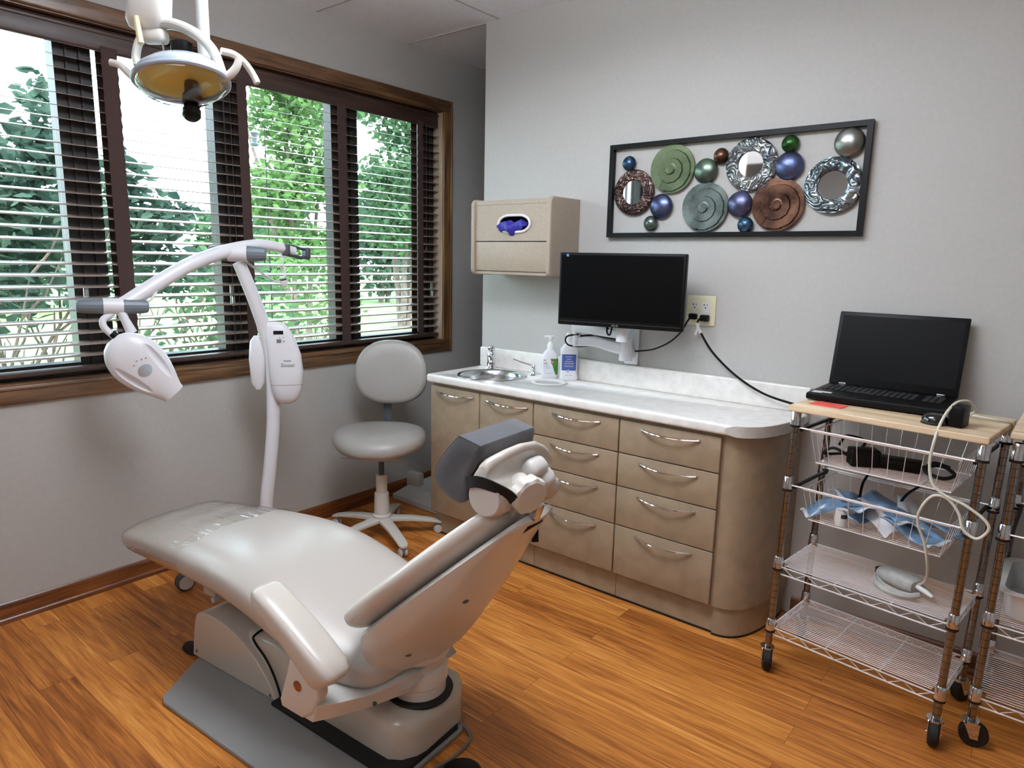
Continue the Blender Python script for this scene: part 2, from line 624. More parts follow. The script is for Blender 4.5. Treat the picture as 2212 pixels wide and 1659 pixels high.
def text_mb(body, size, m, align='CENTER', ext=0.0004):
    cu = bpy.data.curves.new('lettering', 'FONT')
    cu.body = body
    cu.size = size
    cu.extrude = ext
    cu.align_x = align
    cu.align_y = 'CENTER'
    o = bpy.data.objects.new('lettering', cu)
    C.objects.link(o)
    dg = bpy.context.evaluated_depsgraph_get()
    me = bpy.data.meshes.new_from_object(o.evaluated_get(dg))
    mb = MB()
    mb.add([v.co[:] for v in me.vertices], [list(p.vertices) for p in me.polygons], m)
    bpy.data.objects.remove(o)
    bpy.data.curves.remove(cu)
    bpy.data.meshes.remove(me)
    return mb


def frame3(origin, x, y):
    """matrix whose local x,y map to the given directions"""
    x = Vector(x).normalized()
    y = Vector(y)
    y = (y - x * y.dot(x)).normalized()
    z = x.cross(y)
    return Matrix.Translation(origin) @ Matrix((x, y, z)).transposed().to_4x4()
# ================================================================== SETTING
HC = 2.64
XL = -0.592          # window wall face
struct('floor', MB().bb(-0.8, 4.3, -4.8, 3.3, -0.1, 0.0), MT['floor'])
ceil = struct('ceiling', MB().bb(-0.8, 4.3, -4.8, 3.3, HC, HC + 0.1), MT['ceiling'])
g = MB()
for k in range(-5, 8):
    y = 0.012 - 0.62 * k
    if -4.8 < y < 3.2:
        g.bb(XL, 4.2, y - 0.006, y + 0.006, HC - 0.004, HC + 0.002)
for k in range(0, 4):
    x = 0.084 + 1.22 * k
    g.bb(x - 0.006, x + 0.006, -4.7, 3.2, HC - 0.0035, HC + 0.002)
struct('trim_1', g, MT['gridbar'])
struct('wall_back', MB().bb(0.0, 4.25, 0.0, 0.13, 0.0, HC), MT['wall'])
WY0, WY1, WZ0, WZ1 = -3.05, 0.29, 0.925, 2.325
wlb = MB()
wlb.bb(-0.79, XL, -4.8, WY0, 0, HC)
wlb.bb(-0.79, XL, WY1, 3.3, 0, HC)
wlb.bb(-0.79, XL, WY0, WY1, 0, WZ0)
wlb.bb(-0.79, XL, WY0, WY1, WZ1, HC)
struct('wall_left', wlb, MT['wall'])
struct('wall_right', MB().bb(4.2, 4.3, -4.8, 3.3, 0, HC), MT['wall'])
struct('wall_front', MB().bb(-0.8, 4.3, -4.8, -4.7, 0, HC), MT['wall'])
struct('wall_far', MB().bb(-0.8, 4.3, 3.2, 3.3, 0, HC), MT['wall'])

# window casing
TX = XL + 0.018


def casing(name, a, b, horizontal):
    m = MB()
    prof = [(0.0, 0.0), (0.0, 0.012), (0.008, 0.018), (0.05, 0.018), (0.058, 0.014), (0.066, 0.010), (0.068, 0.0)]
    return m, prof


t = MB()
t.rbox((XL + 0.009, (WY0 + WY1) / 2 - 0.004, WZ1 + 0.027), (0.018, WY1 - WY0 + 0.13, 0.068), 0.006)
struct('trim_2', t, MT['oak'])
t = MB()
t.rbox((XL + 0.009, (WY0 + WY1) / 2 - 0.004, WZ0 - 0.029), (0.020, WY1 - WY0 + 0.13, 0.072), 0.006)
t.rbox((XL + 0.004, (WY0 + WY1) / 2, WZ0 - 0.004), (0.04, WY1 - WY0, 0.012), 0.004)
struct('trim_3', t, MT['oak'])
t = MB()
t.rbox((XL + 0.009, WY1 + 0.024, (WZ0 + WZ1) / 2), (0.019, 0.07, WZ1 - WZ0 - 0.01), 0.006)
t.rbox((XL + 0.012, WY1 + 0.052, (WZ0 + WZ1) / 2 - 0.001), (0.026, 0.012, WZ1 - WZ0 + 0.122), 0.004)
struct('trim_4', t, MT['oak_v'])
# jamb lining
t = MB()
t.bb(-0.79, XL + 0.004, WY1 - 0.014, WY1 + 0.001, WZ0, WZ1)
t.bb(-0.79, XL + 0.004, WY0 - 0.001, WY0 + 0.014, WZ0, WZ1)
struct('trim_5', t, MT['jamb'])
t = MB()
t.bb(-0.79, XL + 0.003, WY0, WY1, WZ0 - 0.001, WZ0 + 0.012)
t.bb(-0.79, XL + 0.003, WY0, WY1, WZ1 - 0.012, WZ1 + 0.001)
struct('trim_6', t, MT['oak'])

# casement units
edges = [WY0 + 0.014, -2.37, -1.70, -1.066, -0.395, WY1 - 0.014]
for i in range(5):
    a, b = edges[i], edges[i + 1]
    sl = 0.067
    sr = 0.067
    if i == 4:
        sr = 0.115
    if i == 3:
        sr = 0.082
    if i == 4:
        sl = 0.085
    zb, zt = WZ0 + 0.012, WZ1 - 0.012
    m = MB()
    m.bb(-0.74, -0.665, a, a + sl, zb, zt)
    m.bb(-0.74, -0.665, b - sr, b, zb, zt)
    m.bb(-0.74, -0.665, a + sl, b - sr, zb, zb + 0.05)
    m.bb(-0.74, -0.665, a + sl, b - sr, zt - 0.055, zt)
    # glazing bead
    m.bb(-0.705, -0.655, a + sl * 0.30, a + sl * 0.42, zb, zt)
    m.bb(-0.705, -0.655, b - sr * 0.42, b - sr * 0.30, zb, zt)
    w = struct('window_%d' % (i + 1), m, MT['winframe'])
    struct('pane', MB().bb(-0.712, -0.708, a + sl, b - sr, zb + 0.05, zt - 0.055), MT['glass'], w)
    lk = MB()
    lk.rbox((-0.652, (b - 0.03), 1.25), (0.018, 0.022, 0.10), 0.006)
    lk.rbox((-0.640, (b - 0.03), 1.22), (0.014, 0.014, 0.05), 0.005)
    struct('latch', lk, MT['steel'], w)

# baseboards
def baseboard(name, axis, a, b, face, sgn, m):
    # profile: (out, z)
    prof = [(0, 0), (0.022, 0), (0.022, 0.012), (0.016, 0.02), (0.012, 0.022), (0.012, 0.062), (0.008, 0.074), (0.003, 0.08), (0, 0.08)]
    mb = MB()
    if axis == 'y':
        rings = [[(face + sgn * p[0], y, p[1]) for p in prof] for y in (a, b)]
    else:
        rings = [[(x, face + sgn * p[0], p[1]) for p in prof] for x in (a, b)]
    mb.loft(rings)
    return struct(name, mb, m, sharp=50)


baseboard('baseboard_left', 'y', -4.7, 3.2, XL, 1, MT['base_oak'])
baseboard('baseboard_back', 'x', 1.752, 4.2, 0.0, -1, MT['base_oak_x'])
baseboard('baseboard_far', 'x', XL, 4.2, 3.2, -1, MT['base_oak_x'])

# ------------------------------------------------------------------ ceiling troffers (light the room)
def troffer(x0, x1, y0, y1, label, power, col=(242, 247, 255)):
    t = thing('ceiling_light', label, 'light', ((x0 + x1) / 2, (y0 + y1) / 2, HC))
    w, d = (x1 - x0) / 2, (y1 - y0) / 2
    m = MB()
    m.bb(-w, w, -d, -d + 0.03, -0.012, -0.001)
    m.bb(-w, w, d - 0.03, d, -0.012, -0.001)
    m.bb(-w, -w + 0.03, -d + 0.03, d - 0.03, -0.012, -0.001)
    m.bb(w - 0.03, w, -d + 0.03, d - 0.03, -0.012, -0.001)
    for sx in (-0.8, 0.8):
        m.cyl((sx * w, 0, -0.17), (sx * w, 0, -0.001), 0.008, 8)
    obj('frame', m, MT['white_r'], t)
    em = mat('lit diffuser', (245, 245, 245), 0.6, emit=col, emit_strength=power)
    # wraparound lens, invented and hung low so its glow reaches the ceiling
    lens = MB()
    prof = [(-d + 0.035, -0.004), (-d + 0.03, -0.05), (-d + 0.06, -0.085), (-d + 0.11, -0.098), (d - 0.11, -0.098), (d - 0.06, -0.085), (d - 0.03, -0.05), (d - 0.035, -0.004)]
    lens.loft([[(x, p[0], p[1] - 0.16) for p in prof] for x in (-w + 0.03, w - 0.03)])
    obj('diffuser', lens, em, t)
    return t


troffer(0.60, 1.82, -1.95, -1.35, 'ceiling light above the dental chair', LIGHT_POWER * 1.35)
troffer(1.31, 2.52, -3.90, -3.30, 'ceiling light behind the camera', LIGHT_POWER * 0.42)
troffer(-0.30, 0.92, -3.90, -3.30, 'added fill light at the ceiling by the window behind the chair', LIGHT_POWER * 0.1)  # unseen lamp added to brighten the chair side and drawers

# ------------------------------------------------------------------ blind
bl = thing('window_blind', 'dark brown wooden venetian blind with slats open across the window', 'blind', (-0.634, -1.38, WZ1))
by0, by1 = WY0 + 0.03 + 1.38, WY1 - 0.022 + 1.38
tilt = R(13)
m = MB()
zs = []
z = 2.225
while z > 0.985:
    zs.append(z)
    z -= 0.0462
for z in zs:
    hw = 0.027
    d = (-math.cos(tilt), math.sin(tilt))
    nn = (math.sin(tilt), math.cos(tilt))
    ring = []
    for (u, h) in ((-1, -0.4), (-0.97, 0.5), (0.0, 0.9), (0.97, 0.5), (1, -0.4), (0.0, -0.2)):
        ring.append((u * hw * d[0] + h * 0.0016 * nn[0], u * hw * d[1] + h * 0.0016 * nn[1]))
    m.loft([[(q[0], y, z - WZ1 + q[1]) for q in ring] for y in (by0, by1)])
obj('slats', m, MT['blind'], bl, sharp=60)
m = MB()
m.rbox((0.004, (by0 + by1) / 2, 0.966 - WZ1), (0.052, by1 - by0, 0.022), 0.006)
obj('bottom_rail', m, MT['valance'], bl)
m = MB()
m.rbox((0.012, (by0 + by1) / 2, 2.264 - WZ1), (0.022, by1 - by0, 0.088), 0.01)
m.rbox((0.016, (by0 + by1) / 2, 2.292 - WZ1), (0.022, by1 - by0, 0.018), 0.006)
m.rbox((-0.026, (by0 + by1) / 2, 2.275 - WZ1), (0.05, by1 - by0, 0.05), 0.004)
obj('valance', m, MT['valance'], bl)
for (ya, yb) in ((-2.74, -2.68), (-2.16, -2.10), (-1.617, -1.556), (-1.046, -0.998), (-0.485, -0.428), (0.088, 0.134)):
    m = MB()
    pts = []
    zt, zb = 2.24 - WZ1, 0.976 - WZ1
    # the tape bellies a little between the slats
    N = len(zs) * 4
    ringsf = []
    for i in range(N + 1):
        zz = zt + (zb - zt) * i / N
        wv = 0.0016 * math.cos(2 * PI * (zz + WZ1 - zs[0]) / 0.0462)
        ringsf.append([(0.0275, ya + 1.38 - wv, zz), (0.0275, yb + 1.38 + wv, zz), (0.0287, yb + 1.38 + wv, zz), (0.0287, ya + 1.38 - wv, zz)])
    m.loft(ringsf)
    m.bb(-0.0295, -0.0285, ya + 1.38, yb + 1.38, zb, zt)
    obj('ladder_tape', m, MT['tape'], bl)
for yc in (-1.085, -1.115, 0.158):
    m = MB()
    m.cyl((0.031, yc + 1.38, 2.23 - WZ1), (0.031, yc + 1.38, (1.02 if yc < 0 else 1.5) - WZ1), 0.0012, 6)
    if yc > 0:
        m.lathe([(0, 0), (0.006, 0.004), (0.007, 0.02), (0.003, 0.03), (0, 0.031)], 12, Matrix.Translation((0.031, yc + 1.38, 1.48 - WZ1)))
    obj('pull_cord', m, MT['tape'], bl)

# ================================================================== OUTDOORS
lw = MB()
lw.bb(-60, -0.9, -30, 60, -0.75, -0.25)
struct('lawn', lw, MT['lawn'])
rng = np.random.default_rng(7)


def leaf_mesh(blobs, size, seed, squash=1.0):
    """blobs: (x,y,z,rx,ry,rz,count) ellipsoids of small folded leaves"""
    r = np.random.default_rng(seed)
    V = []
    F = []
    for (x, y, z, rx, ry, rz, n) in blobs:
        d = r.normal(size=(n, 3))
        d /= np.linalg.norm(d, axis=1)[:, None]
        rad = r.random(n) ** 0.45
        p = np.array([x, y, z]) + d * rad[:, None] * np.array([rx, ry, rz])
        for i in range(n):
            a = r.normal(size=3)
            a[2] = a[2] * 0.5 - 0.3
            a /= np.linalg.norm(a)
            b = np.cross(a, r.normal(size=3))
            b /= np.linalg.norm(b)
            nrm = np.cross(a, b)
            s = size * (0.6 + 0.8 * r.random())
            q = len(V)
            V += [tuple(p[i]), tuple(p[i] + a * s * 0.35 + b * s * 0.28 + nrm * s * 0.08), tuple(p[i] + a * s * 0.75 + b * s * 0.18 + nrm * s * 0.05),
                  tuple(p[i] + a * s), tuple(p[i] + a * s * 0.75 - b * s * 0.18 + nrm * s * 0.05), tuple(p[i] + a * s * 0.35 - b * s * 0.28 + nrm * s * 0.08)]
            F += [[q, q + 1, q + 2, q + 3], [q, q + 3, q + 4, q + 5]]
    m = MB()
    m.v = V
    m.f = F
    return m


def foliage(name, mb, m, parent):
    me = bpy.data.meshes.new(name)
    b = parent.location
    me.from_pydata([(q[0] - b[0], q[1] - b[1], q[2] - b[2]) for q in mb.v], [], mb.f)
    me.update()
    me.materials.append(m)
    o = bpy.data.objects.new(name, me)
    C.objects.link(o)
    o.parent = parent
    return o


def stems(base, n, height, spread, r0, seed, bias=(0, 0), wander=0.25):
    r = random.Random(seed)
    m = MB()
    for i in range(n):
        a = r.random() * 2 * PI
        pts = [Vector((base[0] + r.uniform(-0.12, 0.12), base[1] + r.uniform(-0.25, 0.25), base[2]))]
        d = Vector((math.cos(a) * spread + bias[0], math.sin(a) * spread + bias[1], 1)).normalized()
        seg = 6
        L = height * r.uniform(0.7, 1.1)
        for k in range(seg):
            d = (d + Vector((r.uniform(-wander, wander), r.uniform(-wander, wander), r.uniform(-0.05, 0.2)))).normalized()
            pts.append(pts[-1] + d * L / seg)
            if k >= 1:
                e = (d + Vector((r.uniform(-1, 1), r.uniform(-1, 1), r.uniform(-0.2, 0.5)))).normalized()
                bl_ = L * (wander + 0.02)
                q = [pts[-1], pts[-1] + e * bl_ * 0.45, pts[-1] + (e + Vector((0, 0, 0.3))).normalized() * bl_]
                m.tube(q, [r0 * 0.5, r0 * 0.35, r0 * 0.15], 5)
        m.tube(pts, [r0 * (1 - 0.75 * k / seg) for k in range(seg + 1)], 6)
    return m


def plant(name, label, cat, base, blobs, size, leafm, seed, nst, h, spread, r0, group=None, bias=(0, 0), stempart='stems'):
    t = thing(name, label, cat, base, 0, group)
    obj(stempart, stems(base, nst, h, spread, r0, seed, bias, 0.08 if stempart == 'trunk' else 0.25), MT['bark'], t, world=True)
    foliage('foliage', leaf_mesh(blobs, size, seed), leafm, t)
    return t


plant('shrub', 'dark green leafy shrub outside the leftmost window pane', 'shrub', (-2.6, -1.5, -0.25),
      [(-2.6, -1.40, 1.72, .5, .46, .42, 900), (-2.6, -1.22, 2.12, .3, .20, .34, 260), (-2.6, -1.22, 2.42, .08, .05, .14, 18), (-2.6, -1.55, 1.2, .5, .4, .25, 260), (-2.7, -1.9, 1.9, .5, .4, .5, 500)],
      0.10, MT['leaf_dark'], 3, 9, 1.7, 0.25, 0.02)
plant('shrub', 'dark green shrub outside behind the second window pane', 'shrub', (-2.6, -0.72, -0.25),
      [(-2.6, -0.68, 1.66, .4, .27, .28, 420), (-2.6, -0.78, 1.95, .25, .15, .2, 120), (-2.6, -0.45, 1.72, .25, .15, .10, 90), (-2.6, -0.52, 1.32, .4, .3, .2, 200)],
      0.095, MT['leaf_dark'], 4, 7, 1.35, 0.25, 0.016)
plant('shrub', 'low branchy shrub outside below the whitening lamp', 'shrub', (-3.2, 0.25, -0.25),
      [(-3.2, 0.2, 1.25, .5, .5, .3, 380), (-3.2, 0.5, 0.85, .5, .5, .3, 220), (-3.2, 0.0, 0.8, .4, .4, .3, 150)],
      0.08, MT['leaf_mid'], 5, 9, 1.35, 0.35, 0.014)
plant('shrub', 'thin branchy shrub outside the third window pane', 'shrub', (-3.6, 1.3, -0.25),
      [(-3.6, 1.3, 1.3, .5, .6, .3, 380), (-3.6, 1.5, 0.9, .5, .5, .3, 220)],
      0.08, MT['leaf_lime'], 6, 9, 1.35, 0.35, 0.013)
plant('maple_tree', 'bright green young maple tree outside the third window pane', 'tree', (-9, 4.9, -0.25),
      [(-9, 4.9, 4.0, 1.1, .75, .9, 1500), (-9, 4.6, 4.9, 1.0, .6, .7, 1000), (-9, 5.3, 2.9, 1.1, .7, .6, 1000), (-9, 4.4, 2.6, 1.0, .7, .6, 900), (-9, 5.2, 5.2, 1.0, .8, .8, 1000), (-9, 5.0, 1.7, 1.0, .9, .4, 900)],
      0.15, MT['leaf_lime'], 8, 3, 4.6, 0.08, 0.06, stempart='trunk')
plant('broadleaf_tree', 'large green tree outside the rightmost window pane', 'tree', (-10, 8.6, -0.25),
      [(-10, 9.0, 5.0, 1.3, 1.3, 1.2, 2400), (-10, 9.4, 3.6, 1.4, 1.3, 1.0, 1300), (-10, 8.0, 3.2, 1.2, .6, .8, 600), (-10, 8.6, 2.2, 1.3, 1.2, .7, 1000), (-10, 7.6, 4.9, .8, .4, .5, 250)],
      0.18, MT['leaf_mid'], 9, 3, 5.0, 0.08, 0.09, stempart='trunk')
k = 0
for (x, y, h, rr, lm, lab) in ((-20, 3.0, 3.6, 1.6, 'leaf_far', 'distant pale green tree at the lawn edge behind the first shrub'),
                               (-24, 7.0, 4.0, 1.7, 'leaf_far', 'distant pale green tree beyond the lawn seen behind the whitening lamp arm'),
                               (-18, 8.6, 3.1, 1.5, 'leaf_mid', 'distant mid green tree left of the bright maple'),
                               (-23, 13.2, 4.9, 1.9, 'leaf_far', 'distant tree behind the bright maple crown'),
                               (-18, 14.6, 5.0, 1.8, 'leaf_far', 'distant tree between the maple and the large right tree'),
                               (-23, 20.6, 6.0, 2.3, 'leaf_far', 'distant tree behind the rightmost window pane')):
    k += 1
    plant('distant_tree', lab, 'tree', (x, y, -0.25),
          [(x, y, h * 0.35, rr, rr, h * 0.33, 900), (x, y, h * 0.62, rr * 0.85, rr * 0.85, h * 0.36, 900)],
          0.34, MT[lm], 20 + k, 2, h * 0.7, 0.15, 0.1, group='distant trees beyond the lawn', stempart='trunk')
t = thing('bird_feeder', 'small dark hanging bird feeder outside the third window pane', 'feeder', (-2.5, 0.17, 2.26))
m = MB()
m.lathe([(0, 0), (0.03, 0.005), (0.034, 0.02), (0.02, 0.03), (0.024, 0.09), (0.032, 0.1), (0.0, 0.13)], 14)
obj('body', m, MT['darkgrey'], t)
obj('hook_pole', MB().tube([(0, 0, 0.125), (0, 0, 0.17), (0, 0.03, 0.20), (0, 0.07, 0.19), (0, 0.09, 0.14), (0, 0.09, -2.52)], 0.004, 6), MT['black'], t)
# ================================================================== CABINETS
YF = -0.411
YC = -0.392
ZT, ZB, ZK = 0.808, 0.129, 0.118


def bow_handle(xc, z, w, parent):
    m = MB()
    pts = []
    for i in range(17):
        u = -1 + 2 * i / 16
        pts.append((xc + u * w / 2, YF - 0.004 - 0.027 * (1 - u * u), z - 0.006 * (1 - u * u)))
    m.tube(pts, [0.0042 + 0.0006 * (1 - abs(-1 + 2 * i / 16)) for i in range(17)], 8)
    for s in (-1, 1):
        m.cyl((xc + s * w / 2, YF - 0.006, z), (xc + s * w / 2, YF + 0.004, z), 0.0052, 10)
    return obj('handle', m, MT['chrome'], parent, world=True)


def cabinet(x0, x1, label, group, rows, kind):
    t = thing('base_cabinet', label, 'cabinet', ((x0 + x1) / 2, -0.2, 0), 0, group)
    m = MB()
    m.bb(x0 + 0.0005, x1 - 0.0005, YC, -0.002, ZK, 0.820)
    obj('carcass', m, MT['cab'], t, world=True)
    m = MB()
    m.bb(x0 + 0.0005, x1 - 0.0005, -0.372, -0.02, 0.004, ZK)
    obj('toe_kick', m, MT['cab'], t, world=True)
    m = MB()
    m.bb(x0, x1, -0.376, -0.03, 0.0, 0.008)
    obj('base_strip', m, MT['blackrub'], t, world=True)
    gap = 0.0022
    for (fx0, fx1, zt, zb, hx, hw) in rows:
        d = MB()
        d.rbox(((fx0 + fx1) / 2, (YF + YC) / 2 - 0.0005, (zt + zb) / 2), (fx1 - fx0 - 2 * gap, YC - YF - 0.001, zt - zb - 2 * gap), 0.003, 2)
        f = obj(kind, d, MT['cab'], t, world=True)
        hm = bow_handle(hx, zt - 0.029, hw, t)
        hm.parent = f
    return t


cabinet(0.013, 0.674, 'taupe sink cabinet with two doors under the basin', 'taupe base cabinets in one row',
        [(0.013, 0.348, ZT, ZB, 0.188, 0.245), (0.350, 0.673, ZT, ZB, 0.520, 0.245)], 'door')
Z5 = [0.808, 0.665, 0.521, 0.349, 0.129]
cabinet(0.6755, 1.120, 'taupe four drawer cabinet next to the sink doors', 'taupe base cabinets in one row',
        [(0.6755, 1.120, Z5[i], Z5[i + 1], 0.905, 0.243) for i in range(4)], 'drawer')
cabinet(1.1215, 1.563, 'taupe four drawer cabinet next to the curved end unit', 'taupe base cabinets in one row',
        [(1.1215, 1.557, Z5[i], Z5[i + 1], 1.348, 0.243) for i in range(4)], 'drawer')
# curved end unit
t = thing('base_cabinet', 'taupe curved end cabinet beside the wire cart', 'cabinet', (1.64, -0.2, 0), 0, 'taupe base cabinets in one row')


def quarter(x0, rx, ry, n=24):
    k = 2 / 2.5
    return [(x0 + rx * math.sin(PI / 2 * i / n) ** k, -ry * math.cos(PI / 2 * i / n) ** k) for i in range(n + 1)]


obj('carcass', MB().prism([(1.5645, -0.002)] + quarter(1.5645, 0.165, 0.396)[:-1] + [(1.7295, -0.002)], ZB - 0.004, 0.820, 'z'), MT['cab'], t, world=True, sharp=20)
obj('toe_kick', MB().prism([(1.5645, -0.02)] + quarter(1.5645, 0.155, 0.384)[:-1] + [(1.7195, -0.02)], 0.004, ZB - 0.004, 'z'), MT['cab'], t, world=True, sharp=20)
obj('base_strip', MB().prism([(1.5645, -0.03)] + quarter(1.5645, 0.157, 0.386)[:-1] + [(1.7215, -0.03)], 0.0, 0.008, 'z'), MT['blackrub'], t, world=True, sharp=20)

# countertop
ct = thing('countertop', 'long pale speckled countertop with rounded right end', 'countertop', (0.9, -0.2, 0.822))
poly = [(0.0, -0.001), (0.0, -0.422)] + [(0.006, -0.430)] + quarter(1.575, 0.175, 0.433) [:-1] + [(1.75, -0.001)]
m = MB()
m.prism(poly, 0.822, 0.864, 'z', 0.014, 4)
slab = obj('slab', m, MT['ctop'], ct, world=True, sharp=30)
# holes for basin and waste chute
def cut(o, centre, r, z0, z1):
    cm = MB()
    cm.cyl((centre[0], centre[1], z0), (centre[0], centre[1], z1), r, 48)
    c = obj('cutter', cm, MT['ctop'])
    c.parent = None
    bpy.context.view_layer.update()
    md = o.modifiers.new('cut', 'BOOLEAN')
    md.object = c
    md.operation = 'DIFFERENCE'
    md.solver = 'EXACT'
    dg = bpy.context.evaluated_depsgraph_get()
    me = bpy.data.meshes.new_from_object(o.evaluated_get(dg))
    o.modifiers.remove(md)
    old = o.data
    o.data = me
    bpy.data.meshes.remove(old)
    cme = c.data
    bpy.data.objects.remove(c)
    bpy.data.meshes.remove(cme)


cut(slab, (0.265, -0.222), 0.166, 0.7, 0.95)
cut(slab, (0.598, -0.186), 0.072, 0.7, 0.95)
m = MB()
m.rbox((0.875, -0.0105, 0.916), (1.748, 0.019, 0.106), 0.008, 4)
obj('backsplash', m, MT['ctop'], ct, world=True)
# flat edge band round the curved end
ob = []
q = quarter(1.575, 0.177, 0.435, 28)
ring = []
m = MB()
rings = []
for i, (x, y) in enumerate(q[:-2]):
    a = PI / 2 * i / 28
    h = 0.021
    if i == 0:
        h = 0.006
    elif i == 1:
        h = 0.015
    elif i == 2:
        h = 0.0195
    q0, q1 = q[max(0, i - 1)], q[i + 1]
    dx, dy = q1[1] - q0[1], q0[0] - q1[0]
    dl = math.hypot(dx, dy)
    dx, dy = dx / dl, dy / dl
    rings.append([(x, y, 0.843 - h), (x + dx * 0.0012, y + dy * 0.0012, 0.843 - h), (x + dx * 0.0012, y + dy * 0.0012, 0.843 + h), (x, y, 0.843 + h)])
m.loft(rings)
obj('edge_band', m, MT['cedge'], ct, world=True, sharp=50)

# basin, faucet, pump, waste ring
s = thing('sink', 'round stainless steel basin set in the countertop', 'sink', (0.265, -0.222, 0.864))
m = MB()
m.lathe([(0.178, 0.0005), (0.177, 0.003), (0.168, 0.003), (0.160, -0.004), (0.156, -0.03), (0.148, -0.10), (0.12, -0.128), (0.03, -0.134), (0.0, -0.134)], 56, None, 1, 1, False)
obj('bowl', m, MT['steel'], s, sharp=50)
m = MB()
m.lathe([(0.0, 0.0), (0.022, 0.0), (0.024, 0.002), (0.0, 0.003)], 20, Matrix.Translation((0, 0, -0.134)))
obj('drain', m, MT['chrome'], s)
f = thing('faucet', 'small chrome faucet with ball lever behind the basin', 'faucet', (0.122, -0.062, 0.864))
m = MB()
m.lathe([(0.030, 0), (0.030, 0.004), (0.024, 0.012), (0.021, 0.04), (0.021, 0.080), (0.017, 0.088), (0.0, 0.090)], 24)
obj('body', m, MT['chrome'], f)
m = MB()
pts = cr([(0.0, 0.0, 0.062), (0.022, -0.026, 0.066), (0.052, -0.062, 0.056), (0.06, -0.07, 0.042)], 6)
m.tube(pts, [0.017] * 12 + [0.0145] * (len(pts) - 12), 14)
obj('spout', m, MT['chrome'], f)
m = MB()
m.lathe([(0.009, 0.086), (0.010, 0.094), (0.017, 0.100), (0.0195, 0.110), (0.016, 0.121), (0.006, 0.126), (0, 0.1265)], 20)
m.tube([(-0.004, 0.004, 0.07), (-0.02, 0.018, 0.075), (-0.028, 0.024, 0.07)], [0.008, 0.008, 0.005], 10)
obj('lever', m, MT['chrome'], f)
f = thing('soap_pump', 'chrome soap pump with long thin spout on the counter', 'pump', (0.42, -0.078, 0.864))
m = MB()
m.lathe([(0.021, 0), (0.021, 0.003), (0.015, 0.008), (0.011, 0.02), (0.008, 0.028), (0.011, 0.032), (0.008, 0.04), (0.010, 0.05), (0.007, 0.056), (0, 0.057)], 20)
obj('body', m, MT['chrome'], f)
m = MB()
m.tube([(0.0, 0, 0.05), (-0.05, -0.034, 0.066), (-0.088, -0.056, 0.081)], [0.0045, 0.0035, 0.0028], 10)
obj('spout', m, MT['chrome'], f)
f = thing('waste_chute', 'white waste ring with grey flap in the countertop', 'waste chute', (0.598, -0.186, 0.864))
m = MB()
m.lathe([(0.070, -0.02), (0.070, 0.0005), (0.087, 0.0005), (0.087, 0.003), (0.081, 0.0055), (0.072, 0.0045), (0.066, 0.001), (0.066, -0.02), (0.070, -0.02)], 48)
obj('ring', m, MT['white_r'], f, sharp=50)
obj('flap', MB().cyl((0, 0, -0.012), (0, 0, -0.006), 0.0655, 40), MT['grey_light'], f)

# bottles -------------------------------------------------------------
FACE = Vector((0.62, -0.785, 0))    # towards the room
RIGHT = Vector((0.785, 0.62, 0))


def oval_bottle(prof, e=2.6, n=36):
    """prof rows: z, half width, half depth"""
    rings = []
    sr = sring(n, e)
    for (z, a, b) in prof:
        rings.append([(a * c, b * s_, z) for (c, s_) in sr])
    return MB().loft(rings)


b = thing('sanitizer_bottle', 'white pump bottle with green and red label on the counter', 'bottle', (0.532, -0.092, 0.864), math.atan2(RIGHT.y, RIGHT.x))
m = oval_bottle([(0.0, 0.035, 0.018), (0.003, 0.040, 0.022), (0.02, 0.042, 0.024), (0.10, 0.0415, 0.024), (0.125, 0.036, 0.021), (0.14, 0.024, 0.018), (0.148, 0.017, 0.0165)])
obj('body', m, MT['white'], b, sharp=50)
m = MB().lathe([(0.0165, 0.143), (0.0168, 0.165), (0.015, 0.172), (0.008, 0.184), (0.0045, 0.187), (0.0045, 0.193), (0.010, 0.196), (0.011, 0.212), (0.004, 0.216), (0, 0.216)], 24)
obj('collar', m, MT['white_r'], b)
m = MB()
m.rbox((-0.006, 0, 0.212), (0.046, 0.012, 0.009), 0.004)
m.rbox((-0.028, 0, 0.209), (0.012, 0.008, 0.008), 0.003)
obj('nozzle', m, MT['white_r'], b)


def on_label(w, h, cx, cz, y, m=None, name='label', parent=None, mt=None):
    mb = MB()
    mb.box((cx, y, cz), (w, 0.0006, h))
    return obj(name, mb, mt, parent)


def curved_patch(outline, a, bb, e, off=0.0006, nx=10):
    """patch lying on the front of an oval bottle: outline = rows (z, x0, x1)"""
    rings = []
    for (z, x0, x1) in outline:
        row = []
        for i in range(nx + 1):
            x = x0 + (x1 - x0) * i / nx
            c = min(0.999, abs(x) / a)
            y = -bb * (1 - c ** e) ** (1 / e) - off
            row.append((x, y, z))
        rings.append(row)
    return MB().loft(rings, cap=False, closed=False)


lab = obj('green_label', curved_patch([(0.103, 0.001, 0.0385), (0.085, 0.007, 0.0385), (0.06, 0.015, 0.0385), (0.035, 0.023, 0.038), (0.022, 0.028, 0.037)], 0.042, 0.024, 2.6), MT['label_green'], b)
TXT = Matrix.Rotation(PI / 2, 4, 'X')
m = curved_patch([(0.094, 0.0045, 0.0195), (0.078, 0.0045, 0.0195)], 0.042, 0.024, 2.6, 0.0010)
sub = obj('red_square', m, MT['red'], b)
obj('letter', text_mb('D', 0.015, Matrix.Translation((0.012, -0.0253, 0.086)) @ TXT), MT['white_r'], b)
obj('brand_print', text_mb('3M', 0.0125, Matrix.Translation((-0.027, -0.0222, 0.094)) @ TXT), MT['red'], b)
obj('name_print', text_mb('Avagard', 0.0085, Matrix.Translation((-0.0195, -0.0232, 0.081)) @ TXT), MT['navy_print'], b)
m = MB()
